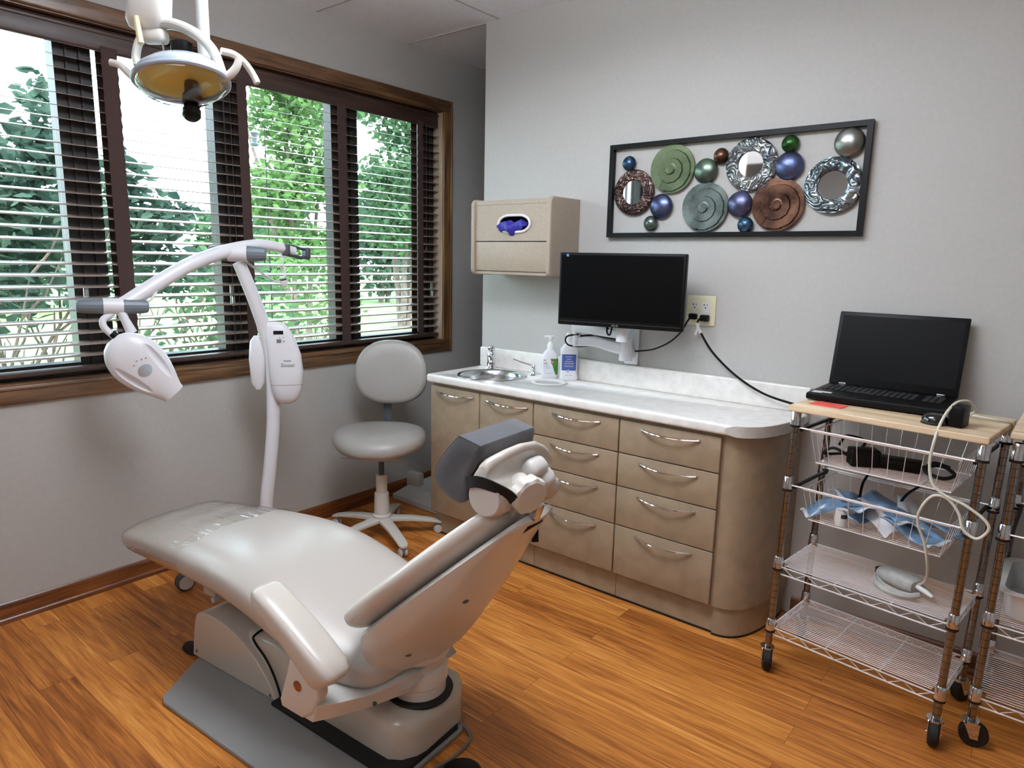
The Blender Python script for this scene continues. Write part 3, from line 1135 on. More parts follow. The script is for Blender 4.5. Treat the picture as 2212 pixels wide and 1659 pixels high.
for (z, w, c) in ((0.073, 0.024, -0.021), (0.067, 0.03, -0.018), (0.061, 0.034, -0.016), (0.055, 0.036, -0.015), (0.044, 0.016, -0.025), (0.030, 0.045, -0.006)):
    m.add(*(lambda q: (q.v, q.f))(curved_patch([(z + 0.0014, c - w / 2, c + w / 2), (z - 0.0014, c - w / 2, c + w / 2)], 0.042, 0.024, 2.6)))
obj('small_print', m, MT['pale_print'], b)

b = thing('mouthwash_bottle', 'white capped bottle with blue mouthwash label on the counter', 'bottle', (0.626, -0.064, 0.864), math.atan2(RIGHT.y, RIGHT.x))
m = oval_bottle([(0.0, 0.042, 0.024), (0.004, 0.046, 0.028), (0.02, 0.046, 0.028), (0.035, 0.042, 0.026), (0.125, 0.042, 0.026), (0.145, 0.044, 0.026), (0.158, 0.042, 0.025), (0.175, 0.028, 0.021), (0.186, 0.019, 0.0185), (0.19, 0.0165, 0.0165)], 4.0)
obj('body', m, MT['white'], b, sharp=50)
m = MB().lathe([(0.0185, 0.186), (0.019, 0.20), (0.0165, 0.232), (0.0155, 0.236), (0, 0.2365)], 28)
obj('cap', m, MT['white_r'], b)
obj('blue_label', curved_patch([(0.132, -0.036, 0.034), (0.052, -0.036, 0.034)], 0.042, 0.026, 4.0), MT['label_blue'], b)
m = text_mb('anticavity', 0.0105, Matrix.Translation((-0.001, -0.0275, 0.098)) @ TXT)
m.add(*(lambda q: (q.v, q.f))(text_mb('mouthwash', 0.0105, Matrix.Translation((-0.001, -0.0275, 0.087)) @ TXT)))
for (z, w, h) in ((0.120, 0.034, 0.002), (0.108, 0.022, 0.002), (0.076, 0.05, 0.0012), (0.071, 0.044, 0.0012)):
    m.box((-0.001, -0.0270, z), (w, 0.0006, h))
m.box((-0.004, -0.0270, 0.054), (0.003, 0.0006, 0.008))
obj('label_print', m, MT['white_r'], b)
m = MB()
m.box((-0.005, -0.0266, 0.046), (0.006, 0.0006, 0.005))
m.box((0.0, -0.0266, 0.028), (0.034, 0.0006, 0.0014))
obj('small_print', m, MT['navy_print'], b)

# wall dispenser -------------------------------------------------------
d = thing('wall_dispenser', 'taupe wall box with oval glove opening above the sink', 'dispenser', (0.37, 0, 1.55))
x0, x1, z0, z1, yf = 0.125, 0.617, 1.367, 1.735, -0.24
m = MB()
# side panels with rounded front corners
for (xa, xb) in ((x0, x0 + 0.022), (x1 - 0.024, x1)):
    r = 0.03
    poly = [(-0.001, z0), (yf + r, z0)] + [(yf + r - r * math.sin(PI / 2 * k / 6), z0 + r - r * math.cos(PI / 2 * k / 6)) for k in range(1, 7)] + \
           [(yf, z1 - r)] + [(yf + r - r * math.cos(PI / 2 * k / 6), z1 - r + r * math.sin(PI / 2 * k / 6)) for k in range(1, 7)] + [(-0.001, z1)]
    m.prism(poly, xa, xb, 'x', 0.006, 3)
m.bb(x0 + 0.022, x1 - 0.024, yf + 0.012, -0.001, z1 - 0.03, z1 - 0.008)
m.bb(x0 + 0.022, x1 - 0.024, yf + 0.02, -0.001, z0 + 0.006, z0 + 0.02)
m.bb(x0 + 0.022, x1 - 0.024, -0.012, -0.001, z0 + 0.02, z1 - 0.03)
obj('body', m, MT['disp'], d, world=True)
# front panels: upper one has the oval opening
cx, cz, ow, oh = 0.395, 1.614, 0.066, 0.034
zs0 = 1.531
m = MB()
n = 40
inner = []
for k in range(n):
    a = 2 * PI * k / n
    c, s_ = math.cos(a), math.sin(a)
    inner.append((cx + math.copysign(ow, c) * 0 + (ow * c + math.copysign(0.030, c) * (abs(c) > 0.02)), cz + oh * 1.15 * s_))
outer = []
X0, X1, Z0, Z1 = x0 + 0.0235, x1 - 0.0255, zs0 + 0.002, z1 - 0.031
for (x, z) in inner:
    dx, dz = x - cx, z - cz
    sc = min(((X1 - cx) if dx > 0 else (X0 - cx)) / dx if abs(dx) > 1e-6 else 1e9, ((Z1 - cz) if dz > 0 else (Z0 - cz)) / dz if abs(dz) > 1e-6 else 1e9)
    outer.append((cx + dx * sc, cz + dz * sc))
for cxn, czn in ((X0, Z0), (X1, Z0), (X0, Z1), (X1, Z1)):
    j = min(range(n), key=lambda q: (outer[q][0] - cxn) ** 2 + (outer[q][1] - czn) ** 2)
    outer[j] = (cxn, czn)
ya, yb = yf + 0.012, yf + 0.024
rings = [[(p[0], ya, p[1]) for p in outer], [(p[0], ya, p[1]) for p in inner], [(p[0], yb, p[1]) for p in inner], [(p[0], yb, p[1]) for p in outer]]
m.loft(rings + [rings[0]], cap=False)
obj('upper_panel', m, MT['disp'], d, world=True, sharp=30)
m = MB()
m.rbox(((X0 + X1) / 2, yf + 0.018, (z0 + 0.02 + zs0) / 2), (X1 - X0, 0.012, zs0 - z0 - 0.024), 0.003, 2)
obj('lower_panel', m, MT['disp'], d, world=True)
m = MB()
m.tube([(p[0], ya - 0.003, p[1]) for p in inner], 0.0065, 10, closed=True)
obj('opening_ring', m, MT['white_r'], d, world=True)
m = MB()
m.bb(X0, X1, yf + 0.1, yf + 0.104, zs0 + 0.002, Z1)
obj('dark_inner_sheet', m, MT['cab_dark'], d, world=True)  # shade of the hollow box put into a dark sheet behind the opening
# glove
gl = MB()
rr = random.Random(4)
rings = []
for i in range(13):
    u = i / 12
    x = cx - 0.088 + 0.172 * u
    hz = 0.012 + 0.016 * math.sin(PI * min(1, u * 1.1)) + 0.004 * math.sin(u * 19)
    z = cz - 0.018 + 0.006 * math.sin(u * 9) + (0.008 if u > 0.5 else 0)
    y = yf + 0.022 - (0.016 if u < 0.6 else 0.006) + 0.006 * math.sin(u * 13)
    ring = []
    for k in range(14):
        a = 2 * PI * k / 14
        w = 1 + 0.22 * math.sin(3 * a + u * 11) + 0.1 * rr.random()
        ring.append((x + 0.004 * math.sin(2 * a), y + 0.016 * math.cos(a) * w, z + hz * math.sin(a) * w))
    rings.append(ring)
gl.loft(rings)
o = obj('glove', gl, MT['blue_glove'], base=(cx, yf, cz))
tag(o, 'blue glove bunched in the oval opening of the wall box', 'glove')

# monitor --------------------------------------------------------------
mx, my, mz = 0.997, -0.255, 1.325
ang = math.atan2(0.10, 0.56)
mon = thing('monitor', 'black switched off monitor on a white wall arm', 'monitor', (mx, my, 1.163), ang)
Wm, Hm = 0.566, 0.318
m = MB()
m.rbox((0, 0.018, Hm / 2), (Wm, 0.034, Hm), 0.006, 3)
m.rbox((0, 0.045, Hm * 0.5), (0.34, 0.03, 0.2), 0.012, 3)
obj('casing', m, MT['black'], mon)
m = MB()
m.box((0, 0.0004, Hm / 2 + 0.010), (Wm - 0.022, 0.0012, Hm - 0.042))
obj('screen', m, MT['screen'], mon)
m = MB()
m.box((0.0, 0.0005, 0.0175), (Wm - 0.02, 0.0010, 0.0012))
obj('bezel_line', m, MT['darkgrey'], mon)
m = text_mb('ASUS', 0.0135, Matrix.Translation((-0.012, 0.0004, 0.0085)) @ TXT)
obj('logo', m, MT['logo'], mon)
m = MB()
m.box((-Wm / 2 + 0.040, 0.0002, Hm - 0.012), (0.011, 0.001, 0.012))
st_ = obj('sticker', m, MT['sticker'], mon, 'small blue sticker')
m = MB()
m.box((-Wm / 2 + 0.040, -0.0004, Hm - 0.0125), (0.005, 0.0006, 0.004))
obj('sticker_print', m, MT['pale_print'], st_)
m = MB()
m.tube(cr([(-0.055, 0.04, 0.012), (-0.057, 0.03, -0.016), (-0.05, 0.03, -0.034), (-0.041, 0.03, -0.032), (-0.036, 0.03, -0.012), (-0.036, 0.04, 0.01)], 6), 0.0045, 8)
obj('cable_loop', m, MT['black'], mon)

arm = thing('wall_arm', 'white folding wall arm carrying the monitor', 'monitor arm', (0.945, 0, 1.06))
m = MB()
m.rbox((0.940, -0.009, 1.08), (0.070, 0.014, 0.215), 0.006, 3)
pl = obj('wall_plate', m, MT['white'], arm, world=True)
m = MB()
for z in (0.99, 1.005):
    m.cyl((0.925 + (z - 0.99), -0.0165, z), (0.925 + (z - 0.99), -0.0145, z), 0.004, 10)
s_ = obj('screw', m, MT['steel'], arm, world=True)
s_.parent = pl
m = MB()
m.rbox((0.945, -0.05, 1.032), (0.05, 0.07, 0.055), 0.02, 4)
m.cyl((0.945, -0.075, 0.998), (0.945, -0.075, 1.094), 0.030, 28)
obj('wall_joint', m, MT['white'], arm, world=True)


def arm_link(pts, w, h0, h1):
    rings = []
    P = cr(pts, 8)
    N = len(P)
    sr = sring(20, 4.0)
    for i, p in enumerate(P):
        d_ = (P[min(N - 1, i + 1)] - P[max(0, i - 1)]).normalized()
        side = Vector((-d_.y, d_.x, 0)).normalized()
        u = i / (N - 1)
        h = (h0 + (h1 - h0) * u) / 2
        rings.append([tuple(p + side * (w * a) + Vector((0, 0, h * b_))) for (a, b_) in sr])
    return MB().loft(rings)


m = arm_link([(0.965, -0.075, 1.050), (0.88, -0.09, 1.060), (0.80, -0.108, 1.076), (0.72, -0.122, 1.070), (0.696, -0.127, 1.064)], 0.024, 0.060, 0.040)
obj('lower_arm', m, MT['white'], arm, world=True)
m = MB()
m.tube([(0.95, -0.082, 1.086), (0.88, -0.094, 1.096), (0.80, -0.110, 1.108), (0.72, -0.124, 1.096)], 0.013, 10, flat=0.35)
obj('cable_channel', m, MT['black'], arm, world=True)
m = MB()
m.cyl((0.71, -0.13, 1.055), (0.71, -0.13, 1.152), 0.022, 24)
obj('elbow', m, MT['white'], arm, world=True)
m = arm_link([(0.696, -0.13, 1.135), (0.77, -0.145, 1.137), (0.86, -0.165, 1.135), (0.985, -0.185, 1.132)], 0.021, 0.044, 0.046)
obj('upper_arm', m, MT['white'], arm, world=True)
m = MB()
m.rbox((0.73, -0.148, 1.1595), (0.05, 0.02, 0.004), 0.0015, 2)
obj('arm_pad', m, MT['black'], arm, world=True)
m = MB()
m.cyl((0.985, -0.185, 1.098), (0.985, -0.185, 1.165), 0.027, 28)
m.cyl((0.985, -0.185, 1.160), (0.985, -0.185, 1.30), 0.016, 20)
m.rbox((0.990, -0.197, 1.30), (0.10, 0.012, 0.10), 0.004, 2, Matrix.Rotation(ang, 4, 'Z'))
obj('tilt_head', m, MT['white'], arm, world=True)

# outlet + cords -------------------------------------------------------
o_ = thing('wall_outlet', 'ivory double wall outlet plate beside the monitor', 'outlet', (1.265, 0, 1.245))
m = MB()
m.rbox((0, -0.004, 0), (0.130, 0.0075, 0.128), 0.003, 3)
obj('plate', m, MT['ivory'], o_)
m = MB()
for zz in (0.021, -0.021):
    m.cyl((-0.028, -0.0095, zz), (-0.028, -0.006, zz), 0.0165, 28)
obj('round_socket', m, MT['white_r'], o_)
m = MB()
m.rbox((0.022, -0.0085, -0.002), (0.034, 0.003, 0.072), 0.003, 2)
obj('square_socket', m, MT['white_r'], o_)
m = MB()
for xx in (-0.028, 0.022):
    m.box((xx - 0.0065, -0.0103, 0.025), (0.0025, 0.001, 0.008))
    m.box((xx + 0.0065, -0.0103, 0.025), (0.0025, 0.001, 0.007))
    m.box((xx - 0.009, -0.0103, 0.025), (0.006, 0.001, 0.002))
    m.cyl((xx, -0.0108, 0.012), (xx, -0.0098, 0.012), 0.003, 10)
obj('slots', m, MT['black'], o_)


def cord(name, label, pts, r, m, n=6, parts=None, smooth=8):
    mb = MB()
    P = cr(pts, smooth)
    mb.tube(P, r, n)
    c0 = P[0]
    t_ = thing(name, label, 'cord', tuple(pts[-1]))
    obj('wire', mb, m, t_, world=True)
    return t_


c = cord('power_cord', 'black power cord from the outlet to the monitor arm',
         [(1.233, -0.035, 1.216), (1.222, -0.045, 1.195), (1.20, -0.05, 1.15), (1.15, -0.055, 1.10), (1.08, -0.06, 1.063), (1.0, -0.045, 1.045), (0.965, -0.030, 1.040), (0.92, -0.045, 1.046), (0.80, -0.072, 1.056), (0.72, -0.095, 1.044), (0.680, -0.14, 1.048), (0.664, -0.155, 1.068), (0.675, -0.155, 1.094), (0.73, -0.145, 1.106)], 0.0042, MT['black'])
m = MB()
m.rbox((1.237, -0.022, 1.218), (0.036, 0.024, 0.026), 0.006, 3)
obj('plug', m, MT['black'], c, world=True)
c = cord('power_cord', 'short black cord hanging from the monitor to the lower arm',
         [(0.905, -0.225, 1.175), (0.915, -0.20, 1.155), (0.935, -0.165, 1.125), (0.945, -0.12, 1.105), (0.935, -0.095, 1.102)], 0.004, MT['black'])
c = cord('power_cord', 'black power cord sagging from the outlet to the wire cart',
         [(1.285, -0.035, 1.215), (1.272, -0.037, 1.207), (1.268, -0.037, 1.188), (1.285, -0.036, 1.15), (1.345, -0.035, 1.07), (1.45, -0.035, 0.985), (1.57, -0.045, 0.928), (1.69, -0.05, 0.903), (1.80, -0.05, 0.892), (1.93, -0.05, 0.88)], 0.0048, MT['black'])
m = MB()
m.rbox((1.292, -0.026, 1.214), (0.036, 0.030, 0.028), 0.006, 3)
obj('plug', m, MT['black'], c, world=True)
m = MB()
m.tube([(1.266, -0.037, 1.193), (1.271, -0.037, 1.172), (1.285, -0.036, 1.15)], 0.007, 10)
m.box((1.268, -0.043, 1.158), (0.010, 0.001, 0.036), 0, Matrix.Rotation(0.35, 4, 'Y'))
obj('tag', m, MT['white_r'], c, world=True)

# wall art -------------------------------------------------------------
art = thing('wall_art', 'black framed metal wall art of round discs above the monitor', 'wall art', (1.328, 0, 1.76))
fx0, fx1, fz0, fz1 = 0.785, 1.872, 1.556, 1.966
fw = 0.020
m = MB()
m.bb(fx0, fx1, -0.028, -0.006, fz1 - fw, fz1)
m.bb(fx0, fx1, -0.028, -0.006, fz0, fz0 + fw)
m.bb(fx0, fx0 + fw, -0.028, -0.006, fz0 + fw, fz1 - fw)
m.bb(fx1 - fw, fx1, -0.028, -0.006, fz0 + fw, fz1 - fw)
obj('frame', m, MT['black'], art, world=True)


def metal(name, c1, c2, scale=6, rough=0.3, vor=False):
    mm = mat(name, c1, rough, metal=0.85, col2=tuple(x * 0.82 for x in c2), var_scale=scale, bump=0.12, bump_scale=30)
    return mm


def swirl_bump(mm, scale, strength):
    """embossed curl pattern"""
    nt = mm.node_tree
    b_ = nt.nodes['Principled BSDF']
    tc_ = nt.nodes.new('ShaderNodeTexCoord')
    nz_ = nt.nodes.new('ShaderNodeTexNoise')
    nz_.inputs['Scale'].default_value = scale
    nz_.inputs['Detail'].default_value = 0
    nz_.inputs['Distortion'].default_value = 2.5
    ma = nt.nodes.new('ShaderNodeMath')
    ma.operation = 'MULTIPLY'
    ma.inputs[1].default_value = 22
    sn = nt.nodes.new('ShaderNodeMath')
    sn.operation = 'SINE'
    bp_ = nt.nodes.new('ShaderNodeBump')
    bp_.inputs['Strength'].default_value = strength
    bp_.inputs['Distance'].default_value = 0.006
    nt.links.new(tc_.outputs['Object'], nz_.inputs['Vector'])
    nt.links.new(nz_.outputs['Fac'], ma.inputs[0])
    nt.links.new(ma.outputs[0], sn.inputs[0])
    nt.links.new(sn.outputs[0], bp_.inputs['Height'])
    nt.links.new(bp_.outputs['Normal'], b_.inputs['Normal'])
    return mm


AM = {'green': metal('patina green', (138, 152, 118), (96, 112, 84)), 'grey': metal('patina grey green', (140, 152, 148), (92, 106, 102), 12),
      'brown': metal('patina brown', (134, 98, 80), (66, 42, 34), 14), 'blue': metal('patina blue', (104, 116, 160), (74, 80, 112), 10),
      'violet': metal('patina violet blue', (112, 116, 158), (82, 80, 104), 12), 'teal': metal('patina teal', (74, 110, 142), (42, 66, 92), 20), 'lime': metal('patina bright green', (78, 128, 72), (46, 84, 46), 20),
      'silver': metal('patina silver', (168, 170, 164), (130, 134, 130), 10), 'domegreen': metal('patina soft green', (128, 152, 128), (96, 108, 112), 12),
      'ringblue': swirl_bump(metal('embossed blue silver', (176, 180, 178), (120, 132, 150), 14, 0.26), 14, 0.55),
      'ringgrey': swirl_bump(metal('embossed grey', (156, 168, 176), (104, 118, 124), 12, 0.26), 12, 0.55),
      'ringbrown': swirl_bump(metal('embossed brown', (132, 108, 102), (84, 62, 60), 16, 0.28), 18, 0.55)}
MT['mirror'] = mat('mirror', (200, 200, 200), 0.03, metal=1.0)
FY = Matrix.Rotation(PI / 2, 4, 'X')          # lathe axis z -> -y


def disc_at(x, z, y=-0.018):
    return Matrix.Translation((x, y, z)) @ FY


def dome(x, z, r, mk, label=None):
    m_ = MB().lathe([(r, -0.004), (r, 0.0), (r * 0.93, 0.006), (r * 0.75, 0.013), (r * 0.45, 0.019), (r * 0.2, 0.0215), (0, 0.022)], 40, disc_at(x, z))
    return obj('disc', m_, AM[mk], art, label, world=True, sharp=60)


def spiral(x, z, r, mk, turns=1.55, a0=0.0, label=None):
    """dish with a stepped spiral shelf"""
    nr, na = 34, 96
    v = []
    for i in range(nr + 1):
        q = i / nr
        for k in range(na):
            th = 2 * PI * k / na
            ph = (th + a0) % (2 * PI) / (2 * PI)
            # spiral arm radius at this angle
            lev = 0
            for j in range(3):
                rs = (0.96 - (j + ph) * (0.80 / turns / 1.5))
                if rs > 0.16 and q < rs:
                    lev += 1
            inner = 0.2
            h = 0.004 + lev * 0.0062 - 0.004 * (1 - q)
            if q < inner:
                h += 0.001
            v.append((r * q * math.cos(th), r * q * math.sin(th), h))
    f = []
    for i in range(nr):
        for k in range(na):
            l = (k + 1) % na
            f.append([i * na + k, i * na + l, (i + 1) * na + l, (i + 1) * na + k])
    m_ = MB()
    m_.add(v, f, disc_at(x, z, -0.014))
    m_.lathe([(r, -0.006), (r, 0.004)], 64, disc_at(x, z, -0.014))
    return obj('disc', m_, AM[mk], art, label, world=True, sharp=40)


def ringdisc(x, z, r, ri, mk, label):
    m_ = MB().lathe([(r, -0.006), (r, 0.0), (r * 0.93, 0.006), (r * 0.75, 0.011), (ri * 1.08, 0.010), (ri, 0.006), (ri * 0.99, -0.004)], 64, disc_at(x, z))
    o1 = obj('ring', m_, AM[mk], art, label, world=True, sharp=50)
    o2 = obj('mirror', MB().cyl((x, -0.0215, z), (x, -0.019, z), ri * 1.0, 48), MT['mirror'], art, world=True)
    o2.parent = o1
    return o1


def curl(x, z, r, mk, label=None, a0=0.3):
    o1 = dome(x, z, r, mk, label)
    pts = []
    for i in range(40):
        u = i / 39
        a = a0 + u * 2.4 * 2 * PI * 0.62
        q = r * (0.12 + 0.72 * u)
        h = 0.0222 - 0.021 * (q / r) ** 2.2
        pts.append((x + q * math.cos(a), -0.018 - h, z + q * math.sin(a)))
    o2 = obj('curl', MB().tube(pts, 0.0016, 6), AM[mk], art, world=True)
    o2.parent = o1
    return o1


ringdisc(0.912, 1.754, 0.100, 0.052, 'ringbrown', 'embossed brown ring with mirror centre')
spiral(1.093, 1.845, 0.102, 'green', a0=2.2, label='green spiral disc')
spiral(1.253, 1.679, 0.101, 'grey', a0=2.2, label='grey green spiral disc')
ringdisc(1.437, 1.840, 0.104, 0.050, 'ringblue', 'embossed silver blue ring with mirror centre')
spiral(1.555, 1.680, 0.102, 'brown', a0=2.2, label='brown spiral disc')
ringdisc(1.754, 1.743, 0.104, 0.052, 'ringgrey', 'embossed grey ring with mirror centre')
curl(0.881, 1.882, 0.032, 'teal', 'small blue curl button')
dome(1.051, 1.689, 0.053, 'blue', 'blue domed button')
curl(1.004, 1.617, 0.033, 'grey', 'small grey green curl button')
curl(1.309, 1.882, 0.032, 'brown', 'small brown curl button')
dome(1.247, 1.827, 0.051, 'domegreen', 'soft green domed button')
curl(1.583, 1.907, 0.033, 'lime', 'small bright green curl button')
dome(1.586, 1.825, 0.054, 'blue', 'blue domed button')
dome(1.403, 1.686, 0.052, 'violet', 'violet blue domed button')
curl(1.432, 1.604, 0.032, 'teal', 'small teal curl button')
dome(1.795, 1.894, 0.053, 'silver', 'silver domed button')
# ================================================================== WIRE CARTS
def wire_cart(label, loc, rz, k, wx, dy, zb1, zb2, zs3, zs4, top, caster_dirs, seed):
    """posts at (0,0) (wx,0) (0,dy) (wx,dy); k = slight lean to the right"""
    t = thing('wire_cart', label, 'cart', loc, rz, 'chrome wire carts along the wall')

    def sh(mb):
        mb.v = [(p[0] + k * p[2], p[1], p[2]) for p in mb.v]
        return mb
    posts = [(0, 0), (wx, 0), (0, dy), (wx, dy)]
    for (px, py) in posts:
        prof = [(0.0118, 0.085)]
        z = 0.10
        while z < 0.95:
            prof += [(0.0118, z), (0.0104, z + 0.0008), (0.0104, z + 0.002), (0.0118, z + 0.0028)]
            z += 0.0254
        prof += [(0.0118, 0.962)]
        p = obj('post', sh(MB().lathe(prof, 18, Matrix.Translation((px, py, 0)))), MT['dull_chrome'], t, sharp=30)
        for zc, hh in ((0.962, 0.05), (zb2 + 0.03, 0.045), (zs3 + 0.035, 0.045), (zs4 + 0.03, 0.045)):
            m = MB()
            m2 = MB()
            m.lathe([(0.0148, zc - hh), (0.0172, zc - hh + 0.002), (0.0155, zc - 0.003), (0.0135, zc)], 20, Matrix.Translation((px, py, 0)))
            m2.lathe([(0.0118, zc - hh - 0.006), (0.0176, zc - hh - 0.006), (0.0176, zc - hh - 0.0005), (0.0118, zc - hh)], 20, Matrix.Translation((px, py, 0)))
            q = obj('collar', sh(m), MT['chrome'], t)
            q.parent = p
            q = obj('sleeve_ring', sh(m2), MT['blackrub'], t)
            q.parent = p
    # sliding baskets
    for bi, zb in enumerate((zb1, zb2)):
        m = MB()
        w = 0.0024
        for y in (0.0, dy):
            m.cyl((0.014, y, zb), (wx - 0.014, y, zb), 0.003, 8)
        bx0, bx1, by0_, by1_, h = 0.05, wx - 0.05, 0.012, dy + 0.005, 0.118
        ix0, ix1, iy0, iy1 = bx0 + 0.02, bx1 - 0.02, by0_ + 0.025, by1_ - 0.015
        zbot = zb - h
        zr = zb - 0.008
        m.tube([(bx0, by0_, zr), (bx1, by0_, zr), (bx1, by1_, zr), (bx0, by1_, zr)], 0.0028, 8, closed=True)
        m.tube([(ix0, iy0, zbot), (ix1, iy0, zbot), (ix1, iy1, zbot), (ix0, iy1, zbot)], 0.0026, 8, closed=True)
        n = 9
        for i in range(n + 1):
            x = ix0 + (ix1 - ix0) * i / n
            xt = bx0 + (bx1 - bx0) * i / n
            m.cyl((xt, by0_, zr), (x, iy0, zbot), 0.0011, 5)
            m.cyl((xt, by1_, zr), (x, iy1, zbot), 0.0011, 5)
            m.cyl((x, iy0, zbot - 0.0025), (x, iy1, zbot - 0.0025), 0.0011, 5)
        for i in range(1, 7):
            y = iy0 + (iy1 - iy0) * i / 7
            yt = by0_ + (by1_ - by0_) * i / 7
            for (xa, xb) in ((bx0, ix0), (bx1, ix1)):
                m.cyl((xa, yt, zr), (xb, y, zbot), 0.0011, 5)
        nb = 15
        for i in range(1, nb):
            y = iy0 + (iy1 - iy0) * i / nb
            m.cyl((ix0, y, zbot), (ix1, y, zbot), 0.0014, 5)
        b_ = obj('basket', sh(m), MT['wire'], t)
        for x in (0.018, wx - 0.018):
            m = MB()
            m.bb(x - 0.004, x + 0.004, 0.004, dy - 0.004, zb - 0.012, zb - 0.002)
            q = obj('runner', sh(m), MT['black'], t)
            q.parent = b_
    for zs in (zs3, zs4):
        m = MB()
        for (za) in (zs - 0.004, zs - 0.030):
            for y in (0.0, dy):
                m.cyl((0.013, y, za), (wx - 0.013, y, za), 0.0029, 8)
            for x in (0.0, wx):
                m.cyl((x, 0.013, za), (x, dy - 0.013, za), 0.0029, 8)
        n = 6
        for y in (0.0, dy):
            pts = []
            for i in range(n * 2 + 1):
                pts.append((0.02 + (wx - 0.04) * i / (n * 2), y, zs - 0.004 if i % 2 == 0 else zs - 0.030))
            m.tube(pts, 0.0015, 5)
        for x in (0.0, wx):
            pts = []
            for i in range(9):
                pts.append((x, 0.02 + (dy - 0.04) * i / 8, zs - 0.004 if i % 2 == 0 else zs - 0.030))
            m.tube(pts, 0.0015, 5)
        nw = 25
        for i in range(1, nw):
            y = dy * i / nw
            xa = 0.0 if 0.03 < y < dy - 0.03 else 0.025
            m.cyl((xa, y, zs), (wx - xa, y, zs), 0.0019, 6)
        for x in (wx * 0.36, wx * 0.68):
            m.cyl((x, 0.0, zs - 0.005), (x, dy, zs - 0.005), 0.0026, 8)
        obj('wire_shelf', sh(m), MT['wire'], t)
    x0, x1, y0, y1 = top
    m = MB().rbox(((x0 + x1) / 2, (y0 + y1) / 2, 0.9735), (x1 - x0, y1 - y0, 0.021), 0.004, 3)
    obj('wood_top', sh(m), MT['bamboo'], t)
    # casters
    for i, (px, py) in enumerate(posts):
        a = caster_dirs[i]
        d = Vector((math.cos(a), math.sin(a), 0))
        ax = Vector((-d.y, d.x, 0))
        wc = Vector((px, py, 0.040)) + d * 0.012
        m = MB()
        m.cyl((px, py, 0.078), (px, py, 0.10), 0.009, 14)
        m.tube([(px, py, 0.076), (px, py, 0.084)], 0.024, 20)
        for s in (-1, 1):
            o3 = Vector((px, py, 0)) + ax * 0.0175 * s
            poly = []
            P1 = o3 + Vector((0, 0, 0.080)) - d * 0.018
            P2 = o3 + Vector((0, 0, 0.080)) + d * 0.024
            P3 = wc + ax * 0.0175 * s + d * 0.011 + Vector((0, 0, -0.010))
            P4 = wc + ax * 0.0175 * s - d * 0.009 + Vector((0, 0, -0.010))
            th = ax * 0.0012
            m.loft([[tuple(p - th) for p in (P1, P2, P3, P4)], [tuple(p + th) for p in (P1, P2, P3, P4)]])
        m.cyl(tuple(wc - ax * 0.0215), tuple(wc + ax * 0.0215), 0.0045, 10)
        f_ = obj('caster', m, MT['chrome'], t)
        m = MB()
        rot = Matrix(((ax.x, d.x, 0), (ax.y, d.y, 0), (0, 0, 1))).to_4x4()
        m.lathe([(0.012, -0.0145), (0.034, -0.0145), (0.0395, -0.009), (0.040, 0), (0.0395, 0.009), (0.034, 0.0145), (0.012, 0.0145)], 32,
                Matrix.Translation(wc) @ frame3((0, 0, 0), d, (0, 0, 1)))
        w_ = obj('wheel', m, MT['blackrub'], t)
        w_.parent = f_
    return t


CX, CY, CA = 1.8055, -0.463, R(-7)
c1 = wire_cart('chrome wire cart with wooden top carrying the laptop', (CX, CY, 0), CA, 0.024, 0.537, 0.302, 0.905, 0.700, 0.400, 0.165,
               (-0.018, 0.550, -0.03, 0.335), (R(-60), R(-75), R(120), R(60)), 1)
c2 = wire_cart('chrome wire cart cut off by the right edge of the photo', (2.424, -0.462, 0), R(-2), 0.012, 0.55, 0.36, 0.905, 0.690, 0.410, 0.165,
               (-0.025, 0.58, 0.035, 0.43), (R(10), R(-60), R(90), R(120)), 2)
MC = Matrix.Translation((CX, CY, 0)) @ Matrix.Rotation(CA, 4, 'Z') @ Matrix(((1, 0, 0.024, 0), (0, 1, 0, 0), (0, 0, 1, 0), (0, 0, 0, 1)))


def onc(x, y, z):
    """point given on the first cart"""
    return tuple(MC @ Vector((x, y, z)))


ZW = 0.984
# laptop
lp = onc(-0.016, 0.10, ZW)
lt = thing('laptop', 'black laptop open on the wooden cart top', 'laptop', (lp[0], lp[1], ZW), R(-1.0))
lw_, ld = 0.415, 0.272
m = MB()
m.prism([(0.0, 0.0), (lw_, 0.0), (lw_, ld), (0.0, ld)], 0.004, 0.029, 'z', 0.006, 2)
for (fx, fy) in ((0.03, 0.03), (lw_ - 0.03, 0.03), (0.03, ld - 0.03), (lw_ - 0.03, ld - 0.03)):
    m.cyl((fx, fy, 0.0), (fx, fy, 0.005), 0.01, 10)
obj('base', m, MT['black'], lt)
m = MB()
for row in range(6):
    for col in range(19):
        if row == 0 and 4 <= col <= 8:
            if col != 4:
                continue
            m.rbox((0.028 + 6 * 0.0195, 0.118 + row * 0.0195, 0.0303), (0.093, 0.0165, 0.0035), 0.0012, 1)
            continue
        if col >= 15:
            continue
        m.rbox((0.028 + col * 0.0195, 0.118 + row * 0.0195, 0.0303), (0.0162, 0.0162, 0.0035), 0.0012, 1)
obj('keyboard', m, MT['keys'], lt)
m = MB()
for row in range(6):
    for col in range(16, 19):
        m.rbox((0.028 + col * 0.0195, 0.118 + row * 0.0195, 0.0303), (0.0162, 0.0162, 0.0035), 0.0012, 1)
obj('number_pad', m, MT['keys'], lt)
m = MB()
m.bb(0.135, 0.245, 0.022, 0.092, 0.0287, 0.0294)
obj('touchpad', m, MT['black'], lt)
m = MB()
m.bb(0.012, 0.072, 0.030, 0.052, 0.0288, 0.0294)
m.bb(0.012, 0.045, 0.015, 0.027, 0.0288, 0.0294)
obj('sticker', m, MT['white_r'], lt)
lid = thing('lid', '', '', (0, 0, 0))
